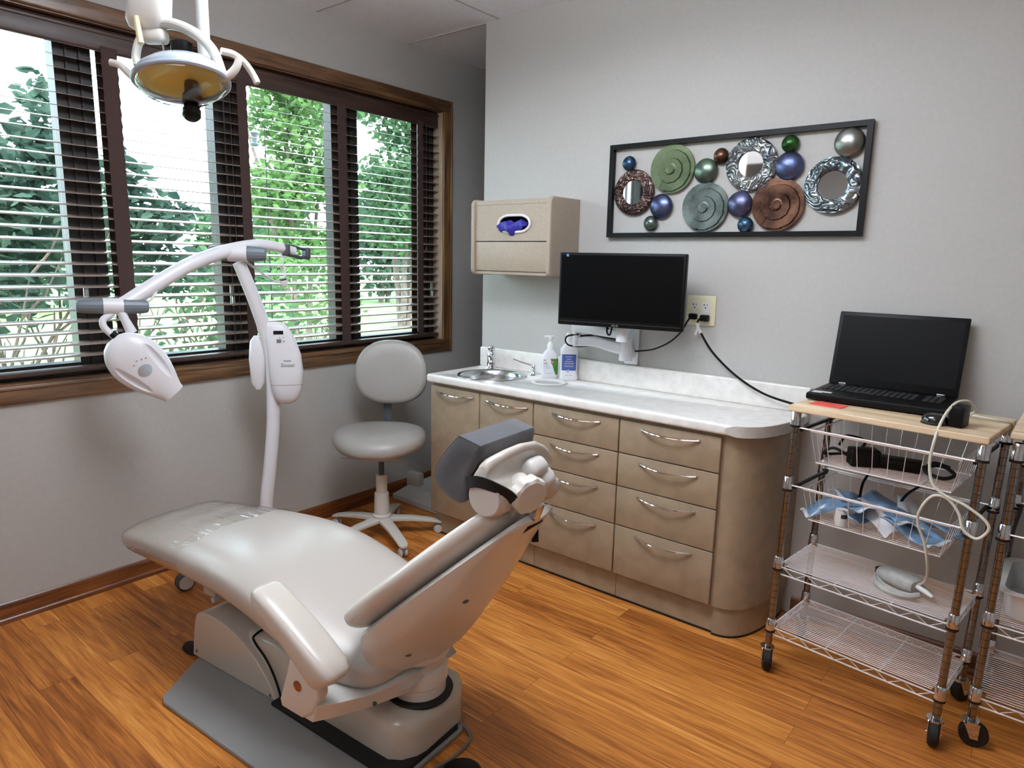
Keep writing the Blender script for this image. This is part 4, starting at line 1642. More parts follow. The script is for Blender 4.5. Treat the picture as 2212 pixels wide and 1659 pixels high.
bpy.data.objects.remove(lid)
tl = R(14)
ML = Matrix.Translation((0, ld - 0.004, 0.031)) @ Matrix.Rotation(-tl, 4, 'X')
m = MB()
m.rbox((lw_ / 2, 0.005, 0.135), (lw_, 0.010, 0.275), 0.004, 2)
m.v = [tuple(ML @ Vector(p)) for p in m.v]
ldo = obj('lid', m, MT['black'], lt)
m = MB()
m.box((lw_ / 2, -0.0006, 0.142), (lw_ - 0.026, 0.001, 0.232))
m.v = [tuple(ML @ Vector(p)) for p in m.v]
obj('screen', m, MT['screen'], lt).parent = ldo
m = MB()
for x in (0.05, lw_ - 0.05):
    m.rbox((x, ld - 0.006, 0.031), (0.026, 0.010, 0.010), 0.003, 2)
obj('hinge', m, MT['steel'], lt)

p = onc(0.045, 0.065, ZW)
m = MB()
m.rbox((p[0] + 0.03, p[1], ZW + 0.0012), (0.105, 0.07, 0.0022), 0.0008, 1, Matrix.Rotation(R(-8), 4, 'Z'))
o = obj('note', m, MT['red_note'], base=(p[0], p[1], ZW))
tag(o, 'red sticky note poking out under the laptop', 'note')
p = onc(0.395, 0.045, ZW)
t = thing('mouse', 'black glossy domed mouse at the cart edge beside the box', 'mouse', (p[0], p[1], ZW))
gl_black = mat('glossy black plastic', (8, 8, 9), 0.08, coat=1.0, coat_rough=0.03)
obj('shell', MB().lathe([(0.0, 0.0), (0.034, 0.0), (0.0365, 0.006), (0.035, 0.018), (0.028, 0.028), (0.016, 0.033), (0, 0.0345)], 32, None, 1.0, 0.85), gl_black, t)
obj('foot', MB().lathe([(0.035, 0.0), (0.0375, 0.001), (0.0375, 0.004), (0.035, 0.005)], 32, None, 1.0, 0.85), MT['blackrub'], t)
p = onc(0.45, 0.065, ZW)
t = thing('adapter_box', 'small upright black box on the cart beside the mouse', 'box', (p[0], p[1], ZW), R(-10))
obj('case', MB().rbox((0, 0, 0.032), (0.040, 0.062, 0.064), 0.004, 2), MT['black'], t)

# cream cable
c = cord('usb_cable', 'cream cable looping down the front of the cart to the grey sensor',
         [onc(0.545, 0.30, ZW - 0.06), onc(0.553, 0.26, ZW - 0.005), onc(0.53, 0.235, ZW + 0.006), onc(0.475, 0.22, ZW + 0.010), onc(0.40, 0.25, ZW + 0.010),
          onc(0.43, 0.20, ZW + 0.010), onc(0.47, 0.16, ZW + 0.035), onc(0.462, 0.10, ZW + 0.072), onc(0.438, 0.055, ZW + 0.070), onc(0.424, 0.005, ZW + 0.03), onc(0.421, -0.040, ZW - 0.03),
          onc(0.420, -0.045, 0.88), onc(0.437, -0.047, 0.825), onc(0.475, -0.05, 0.799), onc(0.525, -0.052, 0.785), onc(0.577, -0.055, 0.756), onc(0.588, -0.055, 0.730), onc(0.565, -0.052, 0.697),
          onc(0.530, -0.05, 0.712), onc(0.512, -0.048, 0.756), onc(0.478, -0.047, 0.792), onc(0.440, -0.045, 0.788), onc(0.415, -0.042, 0.741), onc(0.412, -0.035, 0.695), onc(0.435, -0.02, 0.63),
          onc(0.447, 0.00, 0.56), onc(0.44, 0.05, 0.50), onc(0.42, 0.095, 0.455), onc(0.385, 0.118, 0.432)], 0.0042, MT['white_cord'], 8)

# basket one: black power bricks and leads
p = onc(0.27, 0.17, 0.789)
t = thing('power_brick', 'black power brick lying in the upper basket', 'power supply', (p[0], p[1], 0.789), R(5))
obj('case', MB().rbox((0, 0, 0.018), (0.16, 0.07, 0.034), 0.006, 2), MT['black'], t)
P_ = cr([(0.08, 0, 0.018), (0.13, 0.01, 0.03), (0.17, -0.03, 0.018), (0.14, -0.07, 0.01), (0.09, -0.05, 0.02), (0.11, -0.01, 0.04), (0.155, 0.0, 0.03)], 6)
obj('lead', MB().tube(P_, 0.006, 8), MT['blackrub'], t)
p = onc(0.19, 0.12, 0.789)
t = thing('power_brick', 'smaller black adapter with coiled lead left in the upper basket', 'power supply', (p[0], p[1], 0.789), R(30))
obj('case', MB().rbox((0, 0, 0.03), (0.09, 0.06, 0.058), 0.006, 2), MT['black'], t)
P_ = cr([(-0.045, 0, 0.03), (-0.09, 0.02, 0.05), (-0.11, 0.06, 0.02), (-0.06, 0.09, 0.012), (0.0, 0.07, 0.03), (0.02, 0.06, 0.07), (-0.04, 0.06, 0.085), (-0.07, 0.03, 0.06)], 6)
obj('lead', MB().tube(P_, 0.005, 8), MT['blackrub'], t)
for (a, b_, lab) in (((0.19, 0.19), (0.16, 0.24), 'black lead hanging down behind the upper basket, left one'), ((0.36, 0.20), (0.27, 0.24), 'black lead slanting down behind the upper basket, right one')):
    c = cord('lead', lab, [onc(a[0], a[1], 0.80), onc(a[0], a[1] + 0.02, 0.755), onc((a[0] + b_[0]) / 2 - 0.01, b_[1] - 0.01, 0.69), onc(b_[0], b_[1], 0.602)], 0.0045, MT['black'], 8)

# basket two: sterilisation pouches
def pouch(x, y, z, w, l, rz, tilt_, roll, seed, m, lab):
    r = random.Random(seed)
    nx, ny = 9, 13
    ph = r.random() * 6
    top_, bot = [], []
    for j in range(ny + 1):
        for i in range(nx + 1):
            u, v_ = i / nx - 0.5, j / ny - 0.5
            hgt = 0.006 * math.sin(u * 7 + ph) + 0.008 * math.sin(v_ * 6 + ph * 1.7) + 0.004 * math.sin(9 * (u + v_) + ph)
            puff = 0.006 * max(0, 1 - (2 * u) ** 2) * max(0, 1 - (2 * v_) ** 4)
            top_.append((u * w, v_ * l, hgt + puff + 0.0006))
            bot.append((u * w, v_ * l, hgt - 0.0006))
    f = []
    s_ = nx + 1
    N = len(top_)
    for j in range(ny):
        for i in range(nx):
            a = j * s_ + i
            f.append([a, a + 1, a + 1 + s_, a + s_])
            f.append([N + a, N + a + s_, N + a + 1 + s_, N + a + 1])
    rim = [i for i in range(nx)] + [j * s_ + nx for j in range(ny)] + [ny * s_ + i for i in range(nx, 0, -1)] + [j * s_ for j in range(ny, 0, -1)]
    for q in range(len(rim)):
        a, b2 = rim[q], rim[(q + 1) % len(rim)]
        f.append([a, N + a, N + b2, b2])
    m_ = MB()
    p = onc(x, y, z)
    T = Matrix.Translation(p) @ Matrix.Rotation(rz, 4, 'Z') @ Matrix.Rotation(tilt_, 4, 'X') @ Matrix.Rotation(roll, 4, 'Y')
    m_.add(top_ + bot, f, T)
    zmin = min(q[2] for q in m_.v)
    zz = 0.5865 if zmin < 0.5865 else zmin
    m_.v = [(q[0], q[1], q[2] + (zz - zmin)) for q in m_.v]
    t_ = thing('sterile_pouch', lab, 'pouch', (p[0], p[1], zz), 0, 'pouches in the lower basket')
    obj('film', m_, m, t_, world=True, sharp=180)
    e = MB()
    strip = [top_[i] for i in range(s_)] + [top_[s_ * 1 + i] for i in range(s_)]
    ring = [[(q[0], q[1], q[2] + 0.001) for q in strip[:s_]], [(q[0], q[1] - 0.002, q[2] + 0.001) for q in strip[s_:]]]
    e.loft(ring, cap=False, closed=False)
    e.v = [tuple(T @ Vector(q)) for q in e.v]
    e.v = [(q[0], q[1], q[2] + (zz - zmin)) for q in e.v]
    obj('seal_strip', e, MT['pouch_w'], t_, world=True)
    return t_


pouch(0.11, 0.11, 0.622, 0.075, 0.19, R(-60), R(18), R(8), 1, MT['pouch'], 'blue sterilisation pouch at the left end of the lower basket')
pouch(0.19, 0.13, 0.634, 0.075, 0.20, R(25), R(-14), R(-12), 2, MT['pouch'], 'folded blue pouch behind the little white bottle')
pouch(0.25, 0.12, 0.632, 0.07, 0.20, R(48), R(12), R(-18), 3, MT['pouch_w'], 'white paper pouch lying across the lower basket')
pouch(0.315, 0.12, 0.624, 0.085, 0.20, R(35), R(-13), R(12), 4, MT['pouch'], 'shiny blue pouch in the middle of the lower basket')
pouch(0.37, 0.10, 0.626, 0.095, 0.20, R(58), R(9), R(-9), 5, MT['pouch'], 'blue pouch with punched end overhanging the basket front')
pouch(0.41, 0.19, 0.618, 0.10, 0.20, R(80), R(6), R(10), 6, MT['pouch'], 'blue pouch at the right rear of the lower basket')
pouch(0.28, 0.20, 0.640, 0.08, 0.19, R(70), R(20), R(-14), 7, MT['pouch'], 'pale blue pouch standing behind the white paper pouch')
pouch(0.15, 0.20, 0.630, 0.08, 0.18, R(-30), R(-22), R(10), 8, MT['pouch'], 'blue pouch at the left rear of the lower basket')
pouch(0.335, 0.19, 0.634, 0.07, 0.20, R(15), R(16), R(14), 9, MT['pouch_w'], 'white paper pouch at the rear middle of the lower basket')
pouch(0.22, 0.09, 0.622, 0.06, 0.15, R(-20), R(-10), R(16), 10, MT['pouch'], 'small blue pouch between the little bottle and the white pouch')
p = onc(0.168, 0.060, 0.585)
t = thing('white_bottle', 'little white bottle with dark label among the pouches', 'bottle', (p[0], p[1], 0.585), 0)
obj('body', MB().lathe([(0, 0), (0.019, 0.0), (0.0205, 0.003), (0.0205, 0.05), (0.019, 0.056), (0, 0.057)], 24), MT['white_r'], t)
m = MB()
a0 = math.atan2(-0.8, 0.6)
m.loft([[(0.0209 * math.cos(a0 + q * 0.09), 0.0209 * math.sin(a0 + q * 0.09), z) for q in range(-6, 7)] for z in (0.030, 0.044)], cap=False, closed=False)
obj('dark_label', m, MT['navy_print'], t)

# shelf three: grey sensor with its strap
p = onc(0.355, 0.13, 0.4025)
t = thing('intraoral_sensor', 'grey sensor wrapped with its strap on the third shelf', 'sensor', (p[0], p[1], 0.4025), R(-35))
rings = []
sr = sring(20, 3.0)
for (x, w, h, z) in ((-0.085, 0.02, 0.014, 0.022), (-0.07, 0.034, 0.022, 0.028), (-0.02, 0.04, 0.026, 0.032), (0.03, 0.036, 0.026, 0.034), (0.055, 0.030, 0.024, 0.034), (0.062, 0.026, 0.02, 0.034)):
    rings.append([(x, w * a, z + h * b_) for (a, b_) in sr])
obj('body', MB().loft(rings), MT['greycloth'], t, sharp=50)
for q, (yy, rad) in enumerate(((-0.044, 0.05), (-0.056, 0.065), (0.040, 0.045))):
    m = MB()
    pts = cr([(-0.08, yy * 0.4, 0.012), (-0.04, yy * 1.1, 0.012), (0.02, yy * 1.35, 0.012), (0.07, yy * 0.9, 0.014), (0.085, yy * 0.3, 0.02)], 6)
    m.tube(pts, 0.010, 8, flat=1.0)
    obj('strap', m, MT['greycloth'], t)
m = MB()
m.rbox((-0.086, 0.0, 0.022), (0.014, 0.036, 0.034), 0.005, 2)
obj('end_cap', m, MT['black'], t)
m = MB()
m.tube([(0.058, 0.0, 0.036), (0.09, 0.004, 0.032), (0.115, 0.006, 0.026)], [0.009, 0.009, 0.005], 12)
obj('connector', m, MT['white_r'], t)

# second cart contents
t = thing('plastic_tub', 'white plastic tub with packets on the second cart shelf', 'tub', (2.60, -0.29, 0.4125), R(-2))
m = MB()


def rr(w, d, r, z, n=6):
    out = []
    for (sx, sy, a0) in ((1, 1, 0), (-1, 1, 90), (-1, -1, 180), (1, -1, 270)):
        for i in range(n + 1):
            a = R(a0 + 90 * i / n)
            out.append((sx * (w - r) + r * math.cos(a), sy * (d - r) + r * math.sin(a), z))
    return out


m.loft([rr(0.125, 0.125, 0.04, 0.0), rr(0.135, 0.135, 0.045, 0.01), rr(0.145, 0.145, 0.045, 0.088), rr(0.165, 0.162, 0.05, 0.092), rr(0.166, 0.163, 0.05, 0.098), rr(0.143, 0.143, 0.045, 0.097), rr(0.132, 0.132, 0.043, 0.012), rr(0.03, 0.03, 0.02, 0.010)])
obj('body', m, MT['white_r'], t, sharp=50)
for (x, y, w, l, rz, mk, lab) in ((2.58, -0.32, 0.11, 0.15, 20, 'purple', 'purple packet lying in the white tub'), (2.57, -0.24, 0.12, 0.10, -25, 'grey_light', 'grey printed packet lying in the white tub')):
    m = MB()
    m.rbox((x, y, 0.464 if mk == 'purple' else 0.484), (w, l, 0.016), 0.005, 2, Matrix.Rotation(R(rz), 4, 'Z') @ Matrix.Rotation(R(8), 4, 'X'))
    o = obj('packet', m, MT[mk], base=(x, y, 0.464))
    tag(o, lab, 'packet')
m = MB()
m.rbox((2.60, -0.20, 0.434), (0.2, 0.2, 0.02), 0.005, 2)
o = obj('packet', m, MT['grey_light'], base=(2.60, -0.20, 0.424))
tag(o, 'pale packet flat at the bottom of the white tub', 'packet')
t = thing('plastic_bin', 'pale translucent bin in the second cart basket at the photo edge', 'bin', (2.665, -0.27, 0.5755))
m = MB()
m.loft([rr(0.12, 0.10, 0.03, 0.0), rr(0.135, 0.115, 0.03, 0.11), rr(0.143, 0.122, 0.03, 0.113), rr(0.131, 0.111, 0.03, 0.112), rr(0.117, 0.097, 0.03, 0.004)])
obj('body', m, MT['clear_plastic'], t, sharp=50)
# ================================================================== STOOL
sc = Vector((-0.15, -0.605, 0))
t = thing('operator_stool', 'grey vinyl stool with round backrest and white five arm base', 'stool', tuple(sc))
m = MB()
m.lathe([(0.0, 0.085), (0.045, 0.085), (0.048, 0.12), (0.040, 0.128), (0.037, 0.235), (0.034, 0.242), (0.029, 0.245), (0.0285, 0.335), (0.0, 0.338)], 32)
obj('column', m, MT['stoolbase'], t)
obj('gas_lift', MB().cyl((0, 0, 0.33), (0, 0, 0.44), 0.014, 20), MT['darkgrey'], t)
for i in range(5):
    a = R(-20.6 + 72 * i)
    d = Vector((math.cos(a), math.sin(a), 0))
    n_ = Vector((-d.y, d.x, 0))
    rings = []
    for (r, w, z0, z1) in ((0.02, 0.034, 0.085, 0.112), (0.06, 0.032, 0.083, 0.108), (0.15, 0.028, 0.078, 0.100), (0.25, 0.026, 0.066, 0.084), (0.30, 0.024, 0.056, 0.070), (0.315, 0.014, 0.052, 0.062)):
        zc, hh = (z0 + z1) / 2, (z1 - z0) / 2
        rings.append([tuple(d * r + n_ * (w * a_) + Vector((0, 0, zc + hh * b_))) for (a_, b_) in sring(16, 4)])
    lg = obj('leg', MB().loft(rings), MT['stoolbase'], t)
    wc = d * 0.292
    m = MB()
    for s in (-1, 1):
        cc = wc + n_ * 0.013 * s + Vector((0, 0, 0.0225))
        m.lathe([(0, -0.007), (0.018, -0.007), (0.0225, -0.003), (0.0225, 0.003), (0.018, 0.007), (0, 0.007)], 20, Matrix.Translation(cc) @ frame3((0, 0, 0), d, (0, 0, 1)))
    m.cyl(tuple(wc + n_ * -0.014 + Vector((0, 0, 0.0225))), tuple(wc + n_ * 0.014 + Vector((0, 0, 0.0225))), 0.006, 10)
    m.cyl(tuple(wc + Vector((0, 0, 0.022))), tuple(wc + Vector((0, 0, 0.062))), 0.007, 10)
    w_ = obj('caster', m, MT['grey_light'], t)
    w_.parent = lg
# facing: stool faces away from the camera side wall
fa = Vector((0.62, -0.72, 0)).normalized()     # front of the seat
sd_ = Vector((0.72, 0.62, 0)).normalized()
m = MB()
rings = []
for (q, z) in ((0.2, 0.445), (0.80, 0.450), (0.95, 0.462), (1.0, 0.485), (0.985, 0.510), (0.93, 0.530), (0.80, 0.545), (0.55, 0.552), (0.25, 0.552), (0.02, 0.551)):
    ring = []
    for k in range(56):
        a = 2 * PI * k / 56
        cx_, sy_ = math.cos(a), math.sin(a)
        wx_ = 0.238 * (1 - 0.06 * sy_) * math.copysign(abs(cx_) ** 0.9, cx_)
        fy_ = 0.222 * math.copysign(abs(sy_) ** 0.9, sy_)
        lift = 0.014 * (cx_ ** 2) * q * q + (0.012 * q * q * (max(0, -sy_) ** 2)) - (0.012 * q * q * max(0, sy_) ** 2)
        p = sd_ * (wx_ * q) + fa * (fy_ * q)
        ring.append((p.x - 0.012, p.y, z + 0.022 + lift))
    rings.append(ring)
m.loft(rings)
obj('seat', m, MT['stool'], t, sharp=60)
m = MB()
m.rbox((0.0, 0, 0.438), (0.16, 0.2, 0.014), 0.005, 2, Matrix.Rotation(math.atan2(fa.y, fa.x), 4, 'Z'))
m.lathe([(0.022, 0.41), (0.03, 0.432), (0.0, 0.433)], 20)
lv = -sd_ * 0.19 + fa * 0.05
m.tube(cr([(0, 0, 0.43), tuple(lv * 0.5 + Vector((0, 0, 0.428))), tuple(lv + Vector((0, 0, 0.436)))], 6), 0.006, 8, flat=0.5)
obj('seat_plate', m, MT['grey_light'], t)
# back support
bk = -fa
m = MB()
pts = cr([tuple(bk * 0.06 + Vector((0, 0, 0.435))), tuple(bk * 0.17 + Vector((0, 0, 0.437))), tuple(bk * 0.215 + Vector((0, 0, 0.47))), tuple(bk * 0.235 + Vector((0, 0, 0.60))), tuple(bk * 0.25 + Vector((0, 0, 0.74)))], 8)
m.tube(pts, 0.022, 10, flat=0.35)
obj('back_bar', m, MT['darkgrey'], t)
m = MB()
kp = bk * 0.16 + Vector((0, 0, 0.40))
m.cyl(tuple(kp + Vector((0, 0, 0.0))), tuple(kp + Vector((0, 0, 0.04))), 0.022, 20)
obj('tension_knob', m, MT['clear_plastic'], t)
bc = bk * 0.235 + Vector((0.024, 0.012, 0.838))
bnm = (fa * 0.97 + Vector((0, 0, 0.18))).normalized()
bup = Vector((0, 0, 1)) - bnm * bnm.z
bup.normalize()
m = MB()
rings = []
for (q, h) in ((0.05, -0.028), (0.75, -0.028), (0.95, -0.02), (1.0, 0.0), (0.96, 0.018), (0.86, 0.027), (0.55, 0.030), (0.05, 0.028)):
    ring = []
    for k in range(56):
        a = 2 * PI * k / 56
        c_, s_ = math.cos(a), math.sin(a)
        w = 0.192 * math.copysign(abs(c_) ** 0.82, c_) * (1 - 0.07 * s_)
        h2 = 0.172 * math.copysign(abs(s_) ** 0.85, s_)
        cv = 0.03 * (c_ * q) ** 2
        p = bc + sd_ * (w * q) + bup * (h2 * q) + bnm * (h + cv)
        ring.append(tuple(p))
    rings.append(ring)
m.loft(rings)
obj('backrest', m, MT['stool'], t, sharp=60)

# ================================================================== WHITENING LAMP
PX = -0.28
t = thing('whitening_lamp', 'white whitening lamp on a curved rolling stand by the window', 'lamp', (PX, -1.19, 0))
m = MB()
for i in range(5):
    a = R(-98 + 72 * i)
    d = Vector((math.cos(a), math.sin(a), 0))
    m = MB()
    m.tube([(PX, -1.19, 0.105), tuple(Vector((PX, -1.19, 0.10)) + d * 0.15), tuple(Vector((PX, -1.19, 0.075)) + d * (0.36 if i == 0 else 0.27))], [0.024, 0.020, 0.014], 12)
    rr_ = 0.37 if i == 0 else 0.275
    lg = obj('leg', m, MT['white'], t, world=True)
    n_ = Vector((-d.y, d.x, 0))
    wc = Vector((PX, -1.19, 0.040)) + d * rr_
    m = MB()
    fr = frame3((0, 0, 0), d, (0, 0, 1))
    m.lathe([(0, -0.020), (0.032, -0.020), (0.039, -0.015), (0.040, -0.007), (0.033, -0.003), (0.033, 0.003), (0.040, 0.007), (0.039, 0.015), (0.032, 0.020), (0, 0.020)], 24, Matrix.Translation(wc) @ fr)
    m.cyl(tuple(wc), tuple(wc + Vector((0, 0, 0.045))), 0.007, 10)
    w_ = obj('caster', m, MT['darkgrey'], t, world=True)
    w_.parent = lg
    m = MB()
    for s in (-1, 1):
        cc = wc + n_ * 0.0205 * s
        m.lathe([(0, -0.0012), (0.031, -0.0012), (0.028, 0.0015), (0, 0.003)], 20, Matrix.Translation(cc) @ fr @ (Matrix.Rotation(PI, 4, 'X') if s < 0 else Matrix.Identity(4)))
    q_ = obj('caster_cap', m, MT['white'], t, world=True)
    q_.parent = lg
pole = cr([(PX, -1.19, 0.10), (PX, -1.184, 0.30), (PX, -1.155, 0.494), (PX, -1.130, 0.70), (PX, -1.125, 0.88), (PX, -1.130, 1.0), (PX, -1.150, 1.10), (PX, -1.19, 1.225), (PX, -1.228, 1.325), (PX, -1.262, 1.408)], 6)
obj('pole', MB().tube(pole, [0.032 if p.z < 1.0 else 0.032 - 0.004 * (p.z - 1.0) / 0.4 for p in pole], 20, flat=0.75), MT['white'], t, world=True)
armp = cr([(PX, -0.99, 1.461), (PX, -1.07, 1.477), (PX, -1.165, 1.484), (PX, -1.271, 1.466), (PX, -1.374, 1.436), (PX, -1.473, 1.397), (PX, -1.568, 1.346), (PX, -1.66, 1.291), (PX, -1.73, 1.248), (PX, -1.762, 1.236)], 6)
obj('boom_arm', MB().tube(armp, [0.021 + 0.008 * min(1, max(0, (i - 4) / 20)) for i in range(len(armp))], 20), MT['white'], t, world=True)


def joint(c, L, r, ax, z=0, split=0.3):
    c = Vector(c)
    ax = Vector(ax).normalized()
    m_ = MB()
    m_.tube([tuple(c - ax * L * split), tuple(c + ax * L * split)], r * 1.03, 28)
    a_ = obj('joint', m_, MT['white'], t, world=True)
    for s in (-1, 1):
        m_ = MB()
        p0 = c + ax * (L * split * s)
        p1 = c + ax * (L * s)
        m_.tube([tuple(p0), tuple(p0 + (p1 - p0) * 0.75), tuple(p1 - (p1 - p0) * 0.06), tuple(p1)], [r * 0.98, r * 0.92, r * 0.82, r * 0.62], 14)
        b_ = obj('joint_knob', m_, MT['greyknob'], t, 'slate grey end knob', world=True, sharp=15)
        b_.parent = a_
    return a_


joint((PX + 0.012, -1.272, 1.446), 0.115, 0.034, (0.62, 0.78, 0), split=0.34)
joint((PX, -1.772, 1.241), 0.118, 0.029, (0.28, 0.96, -0.03), split=0.28)
# storage clip at the end of the boom
m = MB()
m.tube([(PX, -1.03, 1.447), (PX, -1.0, 1.443), (PX, -0.955, 1.432), (PX, -0.93, 1.437)], [0.012, 0.013, 0.012, 0.010], 10, flat=0.7)
m.tube([(PX, -1.03, 1.486), (PX, -1.0, 1.485), (PX, -0.955, 1.474), (PX, -0.93, 1.47)], [0.010, 0.010, 0.009, 0.010], 10, flat=0.7)
m.rbox((PX, -0.925, 1.453), (0.045, 0.028, 0.055), 0.012, 3)
m.rbox((PX, -1.035, 1.466), (0.05, 0.03, 0.055), 0.012, 3)
obj('arm_clip', m, MT['darkgrey'], t, world=True)
m = MB()
m.tube(cr([(PX, -1.058, 1.452), (PX + 0.005, -1.05, 1.40), (PX + 0.008, -1.045, 1.365), (PX + 0.008, -1.048, 1.34)], 6), 0.0035, 8)
m.tube(cr([(PX, -1.235, 1.415), (PX + 0.02, -1.20, 1.385), (PX + 0.02, -1.15, 1.352), (PX + 0.012, -1.095, 1.325), (PX + 0.008, -1.068, 1.325)], 6), 0.005, 8)
cb = obj('cable', m, MT['white'], t, world=True)
m = MB()
m.lathe([(0, -0.026), (0.011, -0.022), (0.016, -0.010), (0.016, 0.006), (0.012, 0.014), (0.012, 0.024), (0, 0.026)], 20, Matrix.Translation((PX + 0.008, -1.055, 1.325)) @ Matrix.Rotation(R(12), 4, 'X'))
obj('plug', m, MT['white_r'], t, world=True)
m = MB()
m.lathe([(0.0165, 0.0), (0.0165, 0.007), (0.013, 0.009), (0.013, 0.0)], 20, Matrix.Translation((PX + 0.008, -1.057, 1.331)) @ Matrix.Rotation(R(12), 4, 'X'))
obj('plug_ring', m, MT['darkgrey'], t, world=True)
m = MB()
m.tube(cr([(PX, -1.70, 1.255), (PX + 0.02, -1.655, 1.255), (PX + 0.02, -1.625, 1.285), (PX + 0.01, -1.60, 1.318)], 6), 0.004, 8)
obj('cable', m, MT['white'], t, world=True)
# control box: long rounded body strapped to the pole, facing the room
bn = Vector((0.80, -0.60, 0.10)).normalized()
bs = Vector((0.60, 0.80, 0)).normalized()
rings = []
sr = sring(28, 2.8)
for (z, off, w, dp) in ((0.772, 0.0, 0.012, 0.010), (0.780, 0.0, 0.034, 0.024), (0.80, 0.0, 0.052, 0.036), (0.85, 0.002, 0.068, 0.044), (0.92, 0.002, 0.074, 0.046), (1.00, -0.004, 0.072, 0.042), (1.08, -0.020, 0.062, 0.036), (1.125, -0.034, 0.050, 0.030), (1.142, -0.040, 0.036, 0.022), (1.148, -0.042, 0.014, 0.010)):
    c = Vector((PX + 0.052, -1.088, z)) + bs * off
    rings.append([tuple(c + bs * (w * a_) + bn * (dp * b_)) for (a_, b_) in sr])
bx = obj('control_box', MB().loft(rings), MT['white'], t, world=True, sharp=60)


def onbox(u, z, d=0.0):
    tab = [(0.772, 0.0, 0.010), (0.80, 0.0, 0.036), (0.85, 0.002, 0.044), (0.92, 0.002, 0.046), (1.00, -0.004, 0.042), (1.08, -0.020, 0.036), (1.125, -0.034, 0.030), (1.148, -0.042, 0.010)]
    off, dp = interp(tab, z)
    return Vector((PX + 0.052, -1.088, z)) + bs * (off + u) + bn * (dp + d)


def boxframe(u, z, d):
    p = onbox(u, z, d)
    p2 = onbox(u, z + 0.01, d)
    return frame3(p, bs, p2 - p)


m = MB()
m.box((0, 0, 0), (0.042, 0.016, 0.002), 0, None)
m.v = [tuple(boxframe(0.002, 1.100, 0.0005) @ Vector(q)) for q in m.v]
q_ = obj('display', m, MT['black'], t, world=True)
q_.parent = bx
m = MB()
for (u, z, w, h) in ((-0.006, 1.062, 0.020, 0.016), (0.014, 1.060, 0.006, 0.006), (0.0, 1.078, 0.004, 0.004), (0.016, 1.078, 0.004, 0.004)):
    k_ = MB()
    k_.box((0, 0, 0), (w, h, 0.002))
    m.add([tuple(boxframe(u, z, 0.0002) @ Vector(q)) for q in k_.v], k_.f)
q_ = obj('buttons', m, MT['grey_print'], t, world=True)
q_.parent = bx
m = text_mb('PHILIPS', 0.010, boxframe(0.012, 0.972, 0.0008))
m.add(*(lambda q: (q.v, q.f))(text_mb('Zoom!', 0.022, boxframe(0.012, 0.952, 0.0008))))
q_ = obj('logo', m, MT['grey_print'], t, world=True)
q_.parent = bx
m = MB()
rings = []
for (dz) in (-0.0008, 0.0008):
    z = 0.862 + dz
    off, dp = 0.002, 0.0442
    c = Vector((PX + 0.052, -1.088, z))
    rings.append([tuple(c + bs * (0.0698 * a_ + off) + bn * ((dp + 0.0014) * b_)) for (a_, b_) in sr])
m.loft(rings, cap=False)
q_ = obj('seam', m, MT['grey_print'], t, world=True)
q_.parent = bx
m = MB()
rings = []
for (z, w, dp) in ((0.84, 0.012, 0.02), (0.87, 0.03, 0.028), (0.98, 0.036, 0.03), (1.06, 0.028, 0.026), (1.085, 0.01, 0.014)):
    c = Vector((PX - 0.03, -1.165, z)) - bs * 0.012
    rings.append([tuple(c + bs * (w * a_) + bn * (dp * b_)) for (a_, b_) in sr])
obj('rear_shell', MB().loft(rings), MT['white'], t, world=True, sharp=60)
# head
hx = Vector((PX + 0.02, -1.768, 1.225))
m = MB()
m.tube([(PX + 0.01, -1.752, 1.225), (PX + 0.02, -1.742, 1.19), (PX + 0.03, -1.725, 1.14)], [0.017, 0.015, 0.019], 14)
m.tube(cr([(PX, -1.775, 1.215), (PX - 0.0, -1.808, 1.195), (PX + 0.005, -1.812, 1.168), (PX + 0.012, -1.79, 1.137), (PX + 0.02, -1.765, 1.115)], 6), 0.012, 12)
hk = obj('head_yoke', m, MT['white'], t, world=True)
m = MB()
m.tube([(PX + 0.012, -1.79, 1.142), (PX + 0.022, -1.768, 1.118)], 0.0145, 12)
q_ = obj('gasket', m, MT['black'], t, world=True)
q_.parent = hk
# lamp head: flattened teardrop whose nose points down toward the chair
ha = Vector((0.22, 0.62, -0.76)).normalized()        # long axis, back to nose
hn = Vector((0.80, -0.52, 0.20)).normalized()
hn = (hn - ha * hn.dot(ha)).normalized()
hs = ha.cross(hn)
hc = Vector((PX + 0.03, -1.795, 1.12))
tab = [(0.0, 0.028, 0.02), (0.012, 0.052, 0.034), (0.05, 0.082, 0.046), (0.10, 0.096, 0.050), (0.16, 0.092, 0.046), (0.22, 0.072, 0.040), (0.265, 0.052, 0.034), (0.285, 0.045, 0.031)]
rings = []
for i in range(25):
    s_ = 0.285 * (i / 24) ** 1.3
    w, d_ = sinterp(tab, s_)
    rings.append([tuple(hc + ha * s_ + hs * (w * a_) + hn * (d_ * b_)) for (a_, b_) in sring(40, 2.4)])
hd = obj('lamp_head', MB().loft(rings), MT['white'], t, world=True, sharp=50)


def headpt(s_, u, d=0.0):
    w, dd = sinterp(tab, s_)
    c_ = min(0.999, abs(u / w))
    return hc + ha * s_ + hs * u + hn * (dd * (1 - c_ ** 2.4) ** (1 / 2.4) + d)


